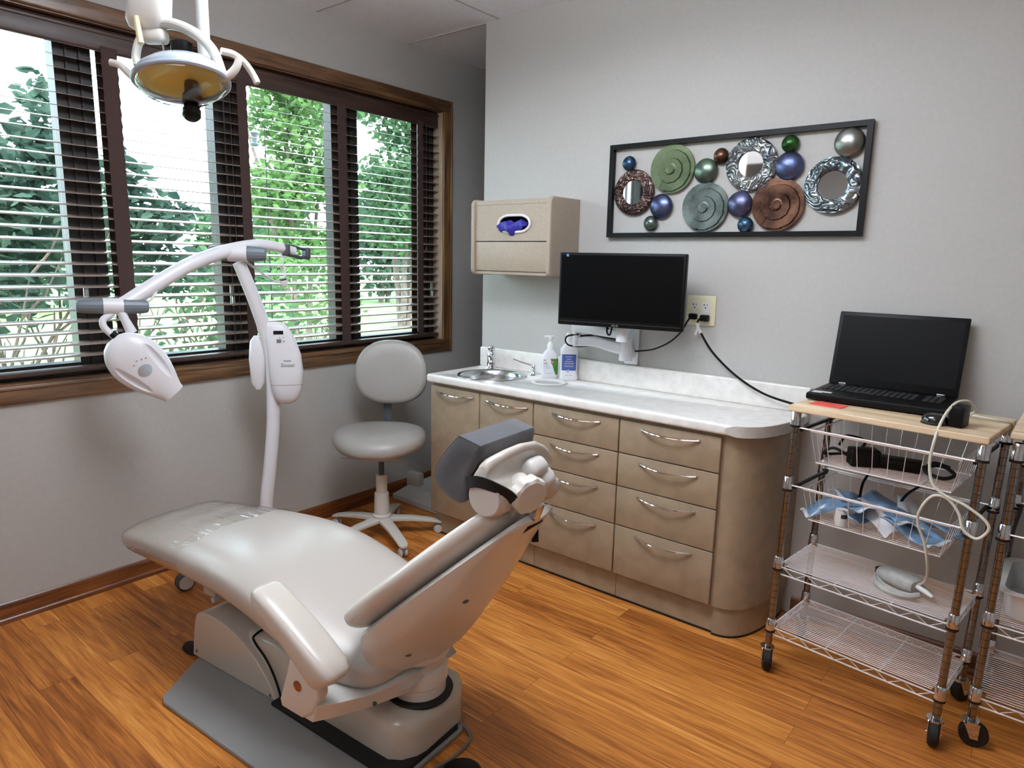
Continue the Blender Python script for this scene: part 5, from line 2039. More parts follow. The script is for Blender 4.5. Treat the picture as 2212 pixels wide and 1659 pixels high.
# hollow side grips: ellipsoids cut out of the body
def cut_mesh(o, cm):
    c = obj('cutter', cm, MT['white'])
    c.parent = o.parent
    c.matrix_parent_inverse = o.matrix_parent_inverse
    bpy.context.view_layer.update()
    md = o.modifiers.new('cut', 'BOOLEAN')
    md.object = c
    md.operation = 'DIFFERENCE'
    md.solver = 'EXACT'
    dg = bpy.context.evaluated_depsgraph_get()
    me = bpy.data.meshes.new_from_object(o.evaluated_get(dg))
    o.modifiers.remove(md)
    old = o.data
    o.data = me
    bpy.data.meshes.remove(old)
    cme = c.data
    bpy.data.objects.remove(c)
    bpy.data.meshes.remove(cme)
    me.polygons.foreach_set('use_smooth', [True] * len(me.polygons))
    me.set_sharp_from_angle(angle=R(32))


Linv = t.matrix_basis.inverted()
for sg in (-1, 1):
    cc = headpt(0.155, 0.058 * sg, 0.002)
    tl_ = (headpt(0.235, 0.040 * sg) - headpt(0.075, 0.064 * sg)).normalized()
    nl_ = (hn + hs * 0.25 * sg).normalized()
    nl_ = (nl_ - tl_ * nl_.dot(tl_)).normalized()
    sl_ = nl_.cross(tl_)
    FM = Matrix.Translation(Linv @ cc) @ Matrix((tl_, sl_, nl_)).transposed().to_4x4()
    mm_ = MB()
    mm_.lathe([(0, -1), (0.38, -0.92), (0.7, -0.71), (0.92, -0.38), (1.0, 0), (0.92, 0.38), (0.7, 0.71), (0.38, 0.92), (0, 1)], 32, FM @ Matrix.Diagonal((0.088, 0.017, 0.017, 1)))
    cut_mesh(hd, mm_)
m = MB()
k_ = []
for i in range(24):
    a_ = 2 * PI * i / 24
    k_.append(headpt(0.15 + 0.022 * math.sin(a_), 0.0 + 0.026 * math.cos(a_), 0.0022))
k2 = [headpt(0.15 + 0.010 * math.sin(2 * PI * i / 24), 0.012 * math.cos(2 * PI * i / 24), 0.004) for i in range(24)]
m.loft([[tuple(p - hn * 0.004) for p in k_], [tuple(p) for p in k_], [tuple(p) for p in k2]])
q_ = obj('button_plate', m, MT['lamp_sil'], t, world=True)
q_.parent = hd
m = MB()
for (s_, u) in ((0.105, -0.004), (0.112, 0.014), (0.112, -0.020), (0.118, -0.034)):
    k_ = MB()
    k_.box((0, 0, 0), (0.005, 0.004, 0.001))
    fr = frame3(headpt(s_, u, 0.0006), hs, headpt(s_ + 0.01, u) - headpt(s_, u))
    m.add([tuple(fr @ Vector(q)) for q in k_.v], k_.f)
q_ = obj('indicator_marks', m, MT['grey_print'], t, world=True)
q_.parent = hd
m = MB()
ring = [[tuple(hc + ha * s_ + hs * (w_ * a_) + hn * (d_ * b_)) for (a_, b_) in sring(28, 2.4)] for (s_, w_, d_) in ((0.284, 0.0455, 0.0315), (0.292, 0.044, 0.030), (0.292, 0.037, 0.023), (0.284, 0.035, 0.021))]
m.loft(ring)
q_ = obj('nose_rim', m, MT['white_r'], t, world=True)
q_.parent = hd
m = MB()
m.loft([[tuple(hc + ha * s_ + hs * (0.036 * a_) + hn * (0.022 * b_)) for (a_, b_) in sring(28, 2.4)] for s_ in (0.2845, 0.2925)])
q_ = obj('lens', m, MT['darkgrey'], t, world=True)
q_.parent = hd

# ================================================================== DENTAL OPERATING LIGHT
lc = Vector((0.683, -1.935, 1.882))
t = thing('operating_light', 'ceiling hung dental operating light with yellow reflector and handles', 'lamp', tuple(lc))
rX = Vector((0.78, 0.625, 0))
vY = Vector((-0.625, 0.78, 0))


def L3(px, py, d=0.0):
    """offset from the lamp centre: px to the right, py up, d away"""
    return Vector((rX * px + vY * d)) + Vector((0, 0, py))


u_ = 0.00116
m = MB()
# dish facing down and toward the head of the chair
dn = (rX * 0.08 - vY * 0.36 + Vector((0, 0, -0.92))).normalized()
dx_ = (rX - dn * rX.dot(dn)).normalized()
dy_ = dn.cross(dx_)
if dy_.z < 0:
    dy_ = -dy_
DM = Matrix.Translation((0, 0, -0.014)) @ Matrix((dx_, dy_, dn)).transposed().to_4x4()


def dish(prof, n=48, ex=1.0, ey=1.0):
    mm = MB()
    v = []
    for (r, z) in prof:
        for k in range(n):
            a = 2 * PI * k / n
            x = r * math.cos(a) * ex
            y = r * math.sin(a) * ey
            # corners pulled out left and right
            v.append((x, y, z - 0.35 * (x * x)))
    f = []
    for i in range(len(prof) - 1):
        for k in range(n):
            l = (k + 1) % n
            f.append([i * n + k, i * n + l, (i + 1) * n + l, (i + 1) * n + k])
    mm.add(v, f, DM)
    return mm


ex, ey = 1.0, 0.72
hs_ = obj('reflector_housing', dish([(0.001, -0.052), (0.05, -0.050), (0.085, -0.040), (0.108, -0.020), (0.116, 0.0), (0.114, 0.006), (0.106, 0.002), (0.104, -0.006)], 56, ex, ey), MT['lamp_sil'], t, sharp=40)
rf = obj('reflector', dish([(0.001, -0.044), (0.04, -0.042), (0.072, -0.033), (0.094, -0.014), (0.105, 0.0)], 56, ex, ey), MT['reflector'], t, sharp=60)
obj('shield', dish([(0.112, 0.004), (0.108, 0.018), (0.09, 0.034), (0.05, 0.046), (0.001, 0.05)], 56, ex, ey), MT['shield'], t, sharp=60)
m = MB()
rim = []
for k in range(56):
    a = 2 * PI * k / 56
    x, y = 0.114 * math.cos(a) * ex, 0.114 * math.sin(a) * ey
    rim.append(tuple(DM @ Vector((x, y, 0.006 - 0.35 * x * x))))
m.tube(rim, 0.0065, 10, closed=True)
obj('rim', m, MT['lamp_sil'], t)
# bulb post in front of the reflector
m = MB()
fr = DM
m.tube([tuple(DM @ Vector((0.0, -0.055, -0.032))), tuple(DM @ Vector((0.0, -0.058, -0.004))), tuple(DM @ Vector((0.0, -0.060, 0.004))), tuple(DM @ Vector((0.0, -0.060, 0.024))), tuple(DM @ Vector((0.0, -0.058, 0.034)))], [0.018, 0.019, 0.024, 0.023, 0.019], 18)
obj('bulb_post', m, MT['black'], t)
m = MB()
m.lathe([(0, -0.018), (0.016, -0.016), (0.0225, -0.008), (0.0225, 0.008), (0.016, 0.016), (0, 0.018)], 20, Matrix.Translation(DM @ Vector((0.0, -0.057, 0.038))) @ DM)
obj('focus_knob', m, MT['black'], t)
m = MB()
m.lathe([(0.024, -0.03), (0.026, -0.026), (0.026, 0.008), (0.021, 0.012), (0, 0.012)], 20, Matrix.Translation(L3(0.006, 0.066, 0.0)))
obj('lamp_socket', m, MT['black'], t)
# yoke
Lh = L3(-0.104, 0.016, -0.006)
Rh = L3(0.104, 0.004, 0.0)
Kn = L3(-0.082, 0.098, 0.0)
m = MB()
pr = cr([tuple(Kn), tuple(L3(-0.025, 0.118, 0.0)), tuple(L3(0.035, 0.100, 0.0)), tuple(L3(0.080, 0.062, 0.0)), tuple(Rh)], 8)
m.tube(pr, [0.018 + 0.004 * math.sin(PI * i / (len(pr) - 1)) for i in range(len(pr))], 14, flat=0.6)
pr = cr([tuple(Kn), tuple(L3(-0.100, 0.072, -0.002)), tuple(L3(-0.108, 0.04, -0.004)), tuple(Lh)], 8)
m.tube(pr, 0.015, 14, flat=0.6)
obj('yoke', m, MT['lamp_cream'], t)
m = MB()
m.rbox(tuple(L3(-0.06, 0.088, 0.0)), (0.062, 0.04, 0.034), 0.012, 3, Matrix.Rotation(0.675, 4, 'Z'))
obj('knuckle', m, MT['lamp_cream'], t)
m = MB()
m.cyl(tuple(L3(-0.038, 0.078, -0.006)), tuple(L3(-0.034, 0.035, -0.006)), 0.003, 8)
obj('tension_rod', m, MT['steel'], t)
m = MB()
rings = []
RZ = Matrix.Rotation(0.675, 4, 'Z')
for (z, w, d_, ox) in ((0.098, 0.020, 0.016, -0.078), (0.106, 0.040, 0.028, -0.076), (0.125, 0.049, 0.036, -0.072), (0.165, 0.047, 0.036, -0.066), (0.25, 0.044, 0.036, -0.056), (0.36, 0.040, 0.034, -0.045)):
    rings.append([tuple(L3(ox + w * a_, z, d_ * b_)) for (a_, b_) in sring(28, 3.5)])
obj('arm_housing', MB().loft(rings), MT['lamp_cream'], t, sharp=50)
m = MB()
m.tube([tuple(L3(-0.085, 0.122, -0.034)), tuple(L3(-0.072, 0.058, -0.045))], [0.0065, 0.0075], 12)
obj('switch_stick', m, mat('aged ivory plastic', (222, 206, 160), 0.4), t)
# ceiling column and link behind the housing
top_z = HC - lc.z - 0.002
m = MB()
m.tube([tuple(L3(-0.045, 0.33, 0.0)), tuple(L3(-0.03, 0.55, 0.05)), tuple(L3(0.005, 0.62, 0.10))], [0.030, 0.028, 0.028], 16)
obj('flex_arm', m, MT['lamp_cream'], t)
m = MB()
m.cyl(tuple(L3(-0.012, 0.075, 0.17)), tuple(L3(-0.012, top_z, 0.17)), 0.0165, 20)
m.cyl(tuple(L3(-0.012, top_z - 0.03, 0.17)), tuple(L3(-0.012, top_z, 0.17)), 0.07, 28)
m.tube([tuple(L3(0.005, 0.62, 0.10)), tuple(L3(-0.012, 0.66, 0.17))], 0.024, 14)
obj('ceiling_post', m, MT['grey_light'], t)
m = MB()
pr = cr([tuple(L3(-0.108, -0.022, -0.004)), tuple(L3(-0.128, -0.002, -0.006)), tuple(L3(-0.150, 0.018, -0.006)), tuple(L3(-0.172, 0.024, -0.006))], 6)
m.tube(pr, 0.0085, 12)
obj('handle', m, MT['lamp_cream'], t)
m = MB()
pr = cr([tuple(L3(0.098, -0.006, 0.0)), tuple(L3(0.122, 0.002, 0.0)), tuple(L3(0.140, 0.020, 0.0)), tuple(L3(0.147, 0.038, 0.0))], 6)
m.tube(pr, [0.011 - 0.002 * i / (len(pr) - 1) for i in range(len(pr))], 12)
pr = cr([tuple(L3(0.112, 0.052, -0.02)), tuple(L3(0.135, 0.050, 0.0)), tuple(L3(0.158, 0.033, 0.01)), tuple(L3(0.174, 0.008, 0.02)), tuple(L3(0.184, -0.012, 0.02))], 6)
m.tube(pr, 0.0085, 12)
obj('handle', m, MT['lamp_cream'], t)
# ================================================================== DENTAL CHAIR (local: x toward the head, y across, z up)
CHL = (0.65, -1.596, 0.0)
CHR = math.atan2(0.0937, 0.9956)
ch = thing('dental_chair', 'cream reclined dental chair on a grey floor plate', 'dental chair', CHL, CHR)
# floor plate
m = MB()
m.prism([(-0.44, -0.14), (-0.33, -0.335), (-0.30, -0.352), (0.44, -0.37), (0.50, -0.33), (0.565, -0.13), (0.57, 0.10), (0.50, 0.185), (-0.44, 0.22)], 0.0, 0.016, 'z', 0.005, 3)
obj('floor_plate', m, MT['plate'], ch)
m = MB()
m.prism([(0.0, -0.165), (0.50, -0.185), (0.556, -0.12), (0.56, 0.09), (0.49, 0.18), (0.0, 0.19)], 0.014, 0.030, 'z', 0.004, 2)
obj('shade_strip', m, MT['blackrub'], ch)  # black strip painting the shade along the foot of the base body
# main base body
m = MB()
rings = []
for (x, y0, y1, zt) in ((-0.20, -0.115, 0.17, 0.185), (-0.16, -0.122, 0.18, 0.192), (-0.05, -0.125, 0.185, 0.196), (0.10, -0.127, 0.188, 0.178), (0.25, -0.130, 0.19, 0.160), (0.40, -0.136, 0.19, 0.150), (0.485, -0.138, 0.19, 0.146), (0.520, -0.118, 0.165, 0.142), (0.545, -0.080, 0.125, 0.130), (0.552, -0.05, 0.095, 0.10)):
    r = 0.035
    ring = [(x, y0, 0.026), (x, y0, zt - r), (x, y0 + r * 0.13, zt - r * 0.5), (x, y0 + r * 0.5, zt - r * 0.13), (x, y0 + r, zt), (x, (y0 + y1) / 2, zt), (x, y1 - r, zt), (x, y1 - r * 0.5, zt - r * 0.13), (x, y1 - r * 0.13, zt - r * 0.5), (x, y1, zt - r), (x, y1, 0.026)]
    rings.append(ring)
m.loft(rings)
obj('base_body', m, MT['cover'], ch, sharp=55)
# rounded pump cover at the foot end
prof = [(-0.466, 0.016), (-0.455, 0.10), (-0.437, 0.17), (-0.420, 0.192), (-0.385, 0.204), (-0.32, 0.206), (-0.237, 0.194), (-0.165, 0.168), (-0.107, 0.134), (-0.055, 0.090), (-0.02, 0.05), (0.004, 0.016)]
m = MB()
P_ = cr([(p[0], 0, p[1]) for p in prof], 4)
m.prism([(p.x, p.z) for p in P_], -0.146, 0.20, 'y', 0.016, 4)
pc = obj('pump_cover', m, MT['cover'], ch, sharp=40)
m = MB()
for (x, z) in ((-0.030, 0.028), (-0.44, 0.04)):
    m.lathe([(0, -0.002), (0.005, -0.002), (0.006, 0.0), (0.004, 0.002), (0, 0.0025)], 12, Matrix.Translation((x, -0.1465, z)) @ Matrix.Rotation(PI / 2, 4, 'X'))
q_ = obj('screw', m, MT['darkgrey'], ch)
q_.parent = pc
m = MB()
m.rbox((-0.375, -0.1463, 0.118), (0.062, 0.001, 0.062), 0.0004, 1)
m.rbox((-0.375, -0.1470, 0.118), (0.04, 0.001, 0.04), 0.0004, 1)
q_ = obj('emblem', m, MT['cover'], ch, 'faint square embossed emblem')
q_.parent = pc
# black seam between pump cover and body
m = MB()
pts = cr([(-0.128, 0.10, 0.2005), (-0.135, -0.05, 0.2005), (-0.137, -0.118, 0.192), (-0.115, -0.133, 0.180), (-0.06, -0.1375, 0.150), (-0.02, -0.138, 0.105), (0.008, -0.139, 0.055), (0.022, -0.142, 0.022)], 6)
m.tube(pts, 0.0038, 8)
obj('seam', m, MT['black'], ch)
# hub, and a black disc painting the dark recess around it
m = MB()
T_ = Matrix.Translation((0.452, 0.035, 0))
m.lathe([(0.10, 0.140), (0.104, 0.150), (0.100, 0.1535), (0.07, 0.154), (0.0, 0.154)], 40, T_)
obj('recess_disc', m, MT['blackrub'], ch)
m = MB()
m.lathe([(0.082, 0.152), (0.082, 0.185), (0.0865, 0.19), (0.088, 0.235), (0.084, 0.243), (0.080, 0.246), (0.082, 0.252), (0.084, 0.30), (0.06, 0.33), (0.0, 0.335)], 40, T_)
obj('hub', m, MT['shell'], ch, sharp=30)
# lift arm under the seat
m = MB()
m.prism([(0.45, 0.18), (0.52, 0.24), (0.44, 0.30), (0.20, 0.27), (-0.10, 0.30), (-0.42, 0.335), (-0.44, 0.315), (-0.10, 0.24), (0.10, 0.17)], -0.10, 0.14, 'y', 0.01, 2)
obj('seat_frame', m, MT['grey_light'], ch)
m = MB()
m.rbox((-0.335, -0.12, 0.30), (0.07, 0.06, 0.03), 0.006, 2)
m.cyl((-0.30, -0.16, 0.285), (-0.30, 0.16, 0.285), 0.010, 12)
obj('pivot', m, MT['grey_light'], ch)
# seat
tab = [(-0.835, 0.145, 0.400, 0.378), (-0.83, 0.168, 0.414, 0.366), (-0.815, 0.186, 0.430, 0.354), (-0.78, 0.202, 0.446, 0.346), (-0.72, 0.210, 0.460, 0.343), (-0.60, 0.218, 0.477, 0.346), (-0.40, 0.236, 0.499, 0.356), (-0.20, 0.252, 0.513, 0.360), (-0.08, 0.258, 0.513, 0.352), (0.04, 0.262, 0.500, 0.330), (0.17, 0.264, 0.467, 0.296), (0.28, 0.260, 0.430, 0.272), (0.38, 0.246, 0.396, 0.254), (0.44, 0.225, 0.376, 0.252), (0.475, 0.195, 0.360, 0.260), (0.49, 0.16, 0.345, 0.275), (0.495, 0.12, 0.33, 0.29)]


def seat_ring(x, grow=0.0, e=3.2, n=48):
    w, zt, zb = sinterp(tab, x)
    w += grow
    zt += grow
    zb -= grow
    zc, h = (zt + zb) / 2, (zt - zb) / 2
    out = []
    for (a, b_) in sring(n, e):
        z = zc + h * b_
        if b_ > 0:
            z -= 0.012 * (a ** 4) * b_
        out.append((x, w * a, z))
    return out


xs_ = [-0.835, -0.83, -0.823, -0.815, -0.80, -0.78, -0.75] + [-0.72 + 1.16 * i / 44 for i in range(45)] + [0.46, 0.475, 0.483, 0.49, 0.495]
st = obj('seat', MB().loft([seat_ring(x) for x in xs_]), MT['vinyl_seat'], ch, sharp=60)
# clear toe cover, creased
MT['toe'] = bpy.data.materials.new('clear vinyl toe cover')
MT['toe'].use_nodes = True
nt = MT['toe'].node_tree
nt.nodes.clear()
out = nt.nodes.new('ShaderNodeOutputMaterial')
tr_ = nt.nodes.new('ShaderNodeBsdfTransparent')
tr_.inputs[0].default_value = (0.99, 0.985, 0.975, 1)
gl_ = nt.nodes.new('ShaderNodeBsdfGlossy')
gl_.inputs['Roughness'].default_value = 0.07
fac_ = schlick(nt, 1.6)
mx_ = nt.nodes.new('ShaderNodeMixShader')
tc_ = nt.nodes.new('ShaderNodeTexCoord')
mp_ = nt.nodes.new('ShaderNodeMapping')
mp_.inputs['Scale'].default_value = (4, 16, 8)
mp_.inputs['Rotation'].default_value = (0, 0, 0.5)
nz_ = nt.nodes.new('ShaderNodeTexNoise')
nz_.inputs['Scale'].default_value = 1.3
nz_.inputs['Detail'].default_value = 3
nz_.inputs['Distortion'].default_value = 0.8
bp_ = nt.nodes.new('ShaderNodeBump')
bp_.inputs['Strength'].default_value = 0.55
bp_.inputs['Distance'].default_value = 0.03
nt.links.new(tc_.outputs['Object'], mp_.inputs[0])
nt.links.new(mp_.outputs[0], nz_.inputs['Vector'])
nt.links.new(nz_.outputs['Fac'], bp_.inputs['Height'])
nt.links.new(bp_.outputs['Normal'], gl_.inputs['Normal'])
nt.links.new(fac_, mx_.inputs[0])
nt.links.new(tr_.outputs[0], mx_.inputs[1])
nt.links.new(gl_.outputs[0], mx_.inputs[2])
nt.links.new(mx_.outputs[0], out.inputs[0])
rt_ = random.Random(3)
rings = []
for x in [-0.835, -0.83, -0.82, -0.805, -0.78] + [-0.75 + 0.40 * i / 30 for i in range(31)]:
    rg = []
    for k, p in enumerate(seat_ring(x, 0.004)):
        wv = 0.0
        if p[2] > 0.43:
            wv = 0.006 * max(0, math.sin(p[1] * 38 + x * 26) * math.sin(x * 21 + 1.0)) * min(1, (x + 0.80) * 12 if x > -0.80 else 0)
        rg.append((p[0] + (0.008 * math.sin(p[1] * 30) if x > -0.37 else 0), p[1], p[2] + wv))
    rings.append(rg)
m = MB().loft(rings, cap=False)
tcv = obj('toe_cover', m, MT['toe'], ch, 'clear plastic toe cover over the foot end', sharp=180)
tcv.parent = st

# back: B + d*l + n*h
BA = R(42.5)
BB = Vector((0.435, 0, 0.465))
BD = Vector((math.cos(BA), 0, math.sin(BA)))
BN = Vector((-math.sin(BA), 0, math.cos(BA)))


def bp3(l, y, h):
    p = BB + BD * l + BN * h
    return (p.x, y, p.z)


tabc = [(-0.035, 0.13, 0.000, -0.020), (-0.030, 0.175, 0.018, -0.032), (-0.012, 0.215, 0.034, -0.040), (0.02, 0.242, 0.044, -0.044), (0.08, 0.254, 0.046, -0.044), (0.18, 0.252, 0.044, -0.042), (0.28, 0.232, 0.043, -0.040), (0.38, 0.196, 0.042, -0.036), (0.46, 0.158, 0.040, -0.032), (0.51, 0.130, 0.034, -0.026), (0.53, 0.105, 0.022, -0.018), (0.535, 0.08, 0.008, -0.008)]
ls = [-0.035, -0.0335, -0.030, -0.022, -0.012, 0.0] + [0.02 + 0.48 * i / 24 for i in range(25)] + [0.515, 0.525, 0.531, 0.535]
rings = []
for l in ls:
    w, hf, hb = sinterp(tabc, l)
    hc_, hh = (hf + hb) / 2, (hf - hb) / 2
    rings.append([bp3(l, w * a, hc_ + hh * b_ + (0.018 * (abs(a) ** 2.5))) for (a, b_) in sring(48, 2.7)])
obj('back_cushion', MB().loft(rings), MT['vinyl'], ch, sharp=60)
# moulded rear shell
tabs = [(-0.205, 0.045, 0.182), (-0.19, 0.075, 0.188), (-0.15, 0.115, 0.190), (-0.10, 0.155, 0.190), (-0.05, 0.195, 0.189), (0.0, 0.222, 0.187), (0.06, 0.238, 0.184), (0.15, 0.240, 0.174), (0.25, 0.228, 0.154), (0.35, 0.198, 0.122), (0.43, 0.165, 0.092), (0.50, 0.130, 0.068), (0.545, 0.10, 0.058), (0.56, 0.07, 0.052)]
ls = [-0.205, -0.2, -0.19, -0.17, -0.15] + [-0.13 + 0.65 * i / 30 for i in range(31)] + [0.535, 0.545, 0.554, 0.56]
rings = []
for l in ls:
    w, hs2 = sinterp(tabs, l)
    front = -0.030 if l > -0.0 else -0.030 + (l) * 0.62
    edge = -0.040 if l > 0.03 else -0.040 + (l - 0.03) * 0.62
    ring = []
    nb = 22
    for i in range(nb + 1):
        u = -1 + 2 * i / nb
        k_ = max(0, 1 - abs(u) ** 2.6)
        ridge = 0.010 * math.exp(-(u / 0.10) ** 2) * max(0, min(1, (0.30 - l) / 0.2))
        h = edge - (hs2 + edge) * (k_ ** 0.55) * (1 - 0.30 * abs(u)) - ridge
        ring.append(bp3(l, w * u, h))
    for i in range(1, nb):
        u = 1 - 2 * i / nb
        ring.append(bp3(l, w * u * 0.985, front))
    rings.append(ring)
shl = obj('back_shell', MB().loft(rings), MT['shell'], ch, sharp=45)


def shellpt(l, u, off=0.001):
    w, hs2 = sinterp(tabs, l)
    edge = -0.040 if l > 0.03 else -0.040 + (l - 0.03) * 0.62
    k_ = max(0, 1 - abs(u) ** 2.6)
    h = edge - (hs2 + edge) * (k_ ** 0.55) * (1 - 0.30 * abs(u)) - off
    return Vector(bp3(l, w * u, h))


m = MB()
for (l, u) in ((0.30, -0.50), (0.03, -0.55)):
    p = shellpt(l, u)
    px_ = (shellpt(l, u + 0.02) - shellpt(l, u - 0.02)).normalized()
    pz_ = (shellpt(l + 0.01, u) - shellpt(l - 0.01, u)).normalized()
    fr = frame3(p, px_, pz_)
    m.lathe([(0.010, 0.0), (0.008, 0.0012), (0.005, 0.0002), (0, -0.001)], 14, fr, 1.0, 0.75)
q_ = obj('screw_hole', m, MT['darkgrey'], ch)
q_.parent = shl
# headrest glide
m = MB()
p = Vector(bp3(0.515, -0.01, -0.045))
m.rbox(tuple(p), (0.07, 0.07, 0.03), 0.004, 2, Matrix.Rotation(-BA, 4, 'Y'))
q_ = obj('glide_slot', m, MT['black'], ch)
q_.parent = shl
m = MB()
m.loft([[bp3(l, -0.015 + 0.014 * a, -0.045 + 0.004 * b_) for (a, b_) in sring(12, 4)] for l in (0.47, 0.56)])
m.rbox(bp3(0.585, -0.02, -0.036), (0.05, 0.02, 0.018), 0.006, 2, Matrix.Rotation(-R(70), 4, 'Y'))
hg = obj('headrest_bar', m, MT['chrome'], ch)

# headrest cushion: loft across the chair
sec = [(0.503, 0.056), (0.508, 0.085), (0.528, 0.108), (0.56, 0.122), (0.60, 0.130), (0.63, 0.130), (0.646, 0.120), (0.640, 0.106), (0.618, 0.094), (0.600, 0.076), (0.600, 0.045), (0.585, 0.016), (0.556, 0.002), (0.525, 0.010), (0.508, 0.030)]
sp = cr([(a, b_, 0) for a, b_ in sec], 3, closed=True)
cl, chh = 0.575, 0.07
rings = []
for (y, q) in ((-0.128, 0.80), (-0.126, 0.88), (-0.120, 0.95), (-0.108, 1.0), (-0.06, 1.0), (0.0, 1.0), (0.06, 1.0), (0.095, 0.99), (0.112, 0.94), (0.122, 0.85), (0.127, 0.7)):
    bend = -0.035 * max(0, (y - 0.03) / 0.1) ** 1.5
    topk = 1 - 0.55 * max(0, (-y - 0.05) / 0.078) ** 1.2 - 0.35 * max(0, (y - 0.04) / 0.09) ** 1.3
    rings.append([bp3(cl + ((p.x - cl) * (topk if p.x > 0.60 else 1)) * q, y, chh + (p.y - chh) * q + bend) for p in sp])
hr = obj('headrest', MB().loft(rings), MT['vinyl'], ch, sharp=60)
m = MB()
c_ = Vector(bp3(0.552, -0.1285, 0.056))
m.lathe([(0.046, -0.004), (0.046, 0.001), (0.043, 0.0035), (0.0, 0.0045)], 40, Matrix.Translation(c_) @ Matrix.Rotation(PI / 2, 4, 'X'))
q_ = obj('end_cap', m, MT['shell'], ch)
q_.parent = hr
m = MB()
RB = Matrix.Rotation(-BA, 4, 'Y')
m.rbox(bp3(0.600, 0.035, 0.062), (0.07, 0.075, 0.05), 0.02, 4, RB)
m.rbox(bp3(0.590, 0.065, 0.030), (0.06, 0.06, 0.055), 0.022, 4, RB)
m.rbox(bp3(0.570, 0.0, 0.036), (0.06, 0.06, 0.04), 0.018, 4, RB)
m.tube([bp3(0.535, -0.055, 0.018), bp3(0.535, 0.045, 0.018)], 0.030, 24)
m.rbox(bp3(0.50, -0.01, -0.008), (0.06, 0.05, 0.04), 0.015, 3, RB)
hb_ = obj('headrest_bracket', m, MT['shell'], ch, sharp=40)
ka = Vector((0.86, -0.34, -0.22)).normalized()
kc = Vector(bp3(0.609, -0.050, 0.008))
n = 64
prof = [(0.030, -0.018), (0.047, -0.014), (0.049, 0.0), (0.047, 0.012), (0.040, 0.017), (0.0, 0.019)]
v = []
f = []
for (r, z) in prof:
    for k in range(n):
        a = 2 * PI * k / n
        sc_ = 1 + (0.045 * math.cos(9 * a) if r > 0.035 and z < 0.016 else 0)
        v.append((r * sc_ * math.cos(a), r * sc_ * math.sin(a), z))
for i in range(len(prof) - 1):
    for k in range(n):
        l = (k + 1) % n
        f.append([i * n + k, i * n + l, (i + 1) * n + l, (i + 1) * n + k])
m = MB()
fr = Matrix.Translation(kc) @ ka.to_track_quat('Z', 'Y').to_matrix().to_4x4()
m.add(v, f, fr)
m.cyl(tuple(kc - ka * 0.05), tuple(kc), 0.034, 24)
q_ = obj('headrest_knob', m, MT['lamp_cream'], ch, sharp=25)
q_.parent = hb_

# near armrest
tabA = [(0.0, 0.215, 0.578), (0.03, 0.236, 0.577), (0.10, 0.284, 0.555), (0.20, 0.345, 0.520), (0.30, 0.400, 0.484), (0.38, 0.440, 0.455), (0.43, 0.461, 0.437), (0.47, 0.475, 0.420), (0.495, 0.482, 0.410)]
rings = []
for (q, w, h0) in ((0.0, 0.018, 0.012), (0.004, 0.032, 0.022), (0.012, 0.041, 0.029), (0.03, 0.046, 0.032), (0.10, 0.048, 0.033), (0.20, 0.049, 0.036), (0.30, 0.050, 0.039), (0.38, 0.049, 0.043), (0.43, 0.048, 0.045), (0.46, 0.045, 0.042), (0.48, 0.038, 0.036), (0.49, 0.028, 0.027), (0.495, 0.014, 0.014)):
    x, z = sinterp(tabA, q)
    x2, z2 = sinterp(tabA, min(0.495, q + 0.01))
    x1, z1 = sinterp(tabA, max(0, q - 0.01))
    d = Vector((x2 - x1, 0, z2 - z1)).normalized()
    nn_ = Vector((-d.z, 0, d.x))
    c = Vector((x, -0.332 + 0.01 * q, z - 0.036))
    rings.append([tuple(c + Vector((0, w * a, 0)) + nn_ * (h0 * b_)) for (a, b_) in sring(40, 3.8)])
obj('armrest', MB().loft(rings), MT['vinyl'], ch, sharp=60)
m = MB()
pl_ = [(0.345, 0.41), (0.328, 0.355), (0.296, 0.27), (0.303, 0.248), (0.385, 0.246), (0.425, 0.275), (0.450, 0.33), (0.445, 0.39)]
m.prism(pl_, -0.352, -0.312, 'y', 0.008, 3)
ab = obj('armrest_bracket', m, MT['shell'], ch, sharp=35)
m = MB()
m.loft([[tuple(Vector(p) + Vector((0.02 * 0, 0, 0))) for p in q] for q in (
    [(0.375, -0.345, 0.247), (0.420, -0.345, 0.247), (0.440, -0.345, 0.300), (0.375, -0.345, 0.308)],
    [(0.385, -0.300, 0.240), (0.440, -0.300, 0.240), (0.462, -0.300, 0.292), (0.385, -0.300, 0.302)],
    [(0.40, -0.20, 0.226), (0.475, -0.20, 0.226), (0.490, -0.20, 0.272), (0.40, -0.20, 0.282)],
    [(0.40, -0.08, 0.205), (0.50, -0.06, 0.205), (0.52, -0.06, 0.265), (0.40, -0.08, 0.28)],
    [(0.40, 0.02, 0.205), (0.51, 0.02, 0.205), (0.52, 0.02, 0.265), (0.40, 0.02, 0.28)])])
q_ = obj('cross_arm', m, MT['shell'], ch, sharp=35)
m = MB()
fr = Matrix.Translation((0.375, -0.353, 0.338)) @ Matrix.Rotation(PI / 2, 4, 'X')
m.lathe([(0.0145, -0.001), (0.0145, 0.002), (0.011, 0.0035), (0.0, 0.0042)], 24, fr)
q_ = obj('bolt', m, MT['gold'], ch)
q_.parent = ab
m = MB()
m.cyl((0.486, -0.19, 0.238), (0.492, -0.19, 0.238), 0.006, 10)
q_ = obj('arm_joint', m, MT['darkgrey'], ch)
# curved covers over the hub
m = MB()
rings = []
for i in range(15):
    a = R(-115 + 150 * i / 14)
    ring = []
    for (r, z) in ((0.090, 0.262), (0.100, 0.268), (0.099, 0.290), (0.093, 0.318), (0.086, 0.318), (0.088, 0.27)):
        ring.append((0.452 + r * math.cos(a), 0.035 + r * math.sin(a), z + 0.03 * (i / 14)))
    rings.append(ring)
m.loft(rings)
obj('hub_cover', m, MT['shell'], ch, sharp=45)

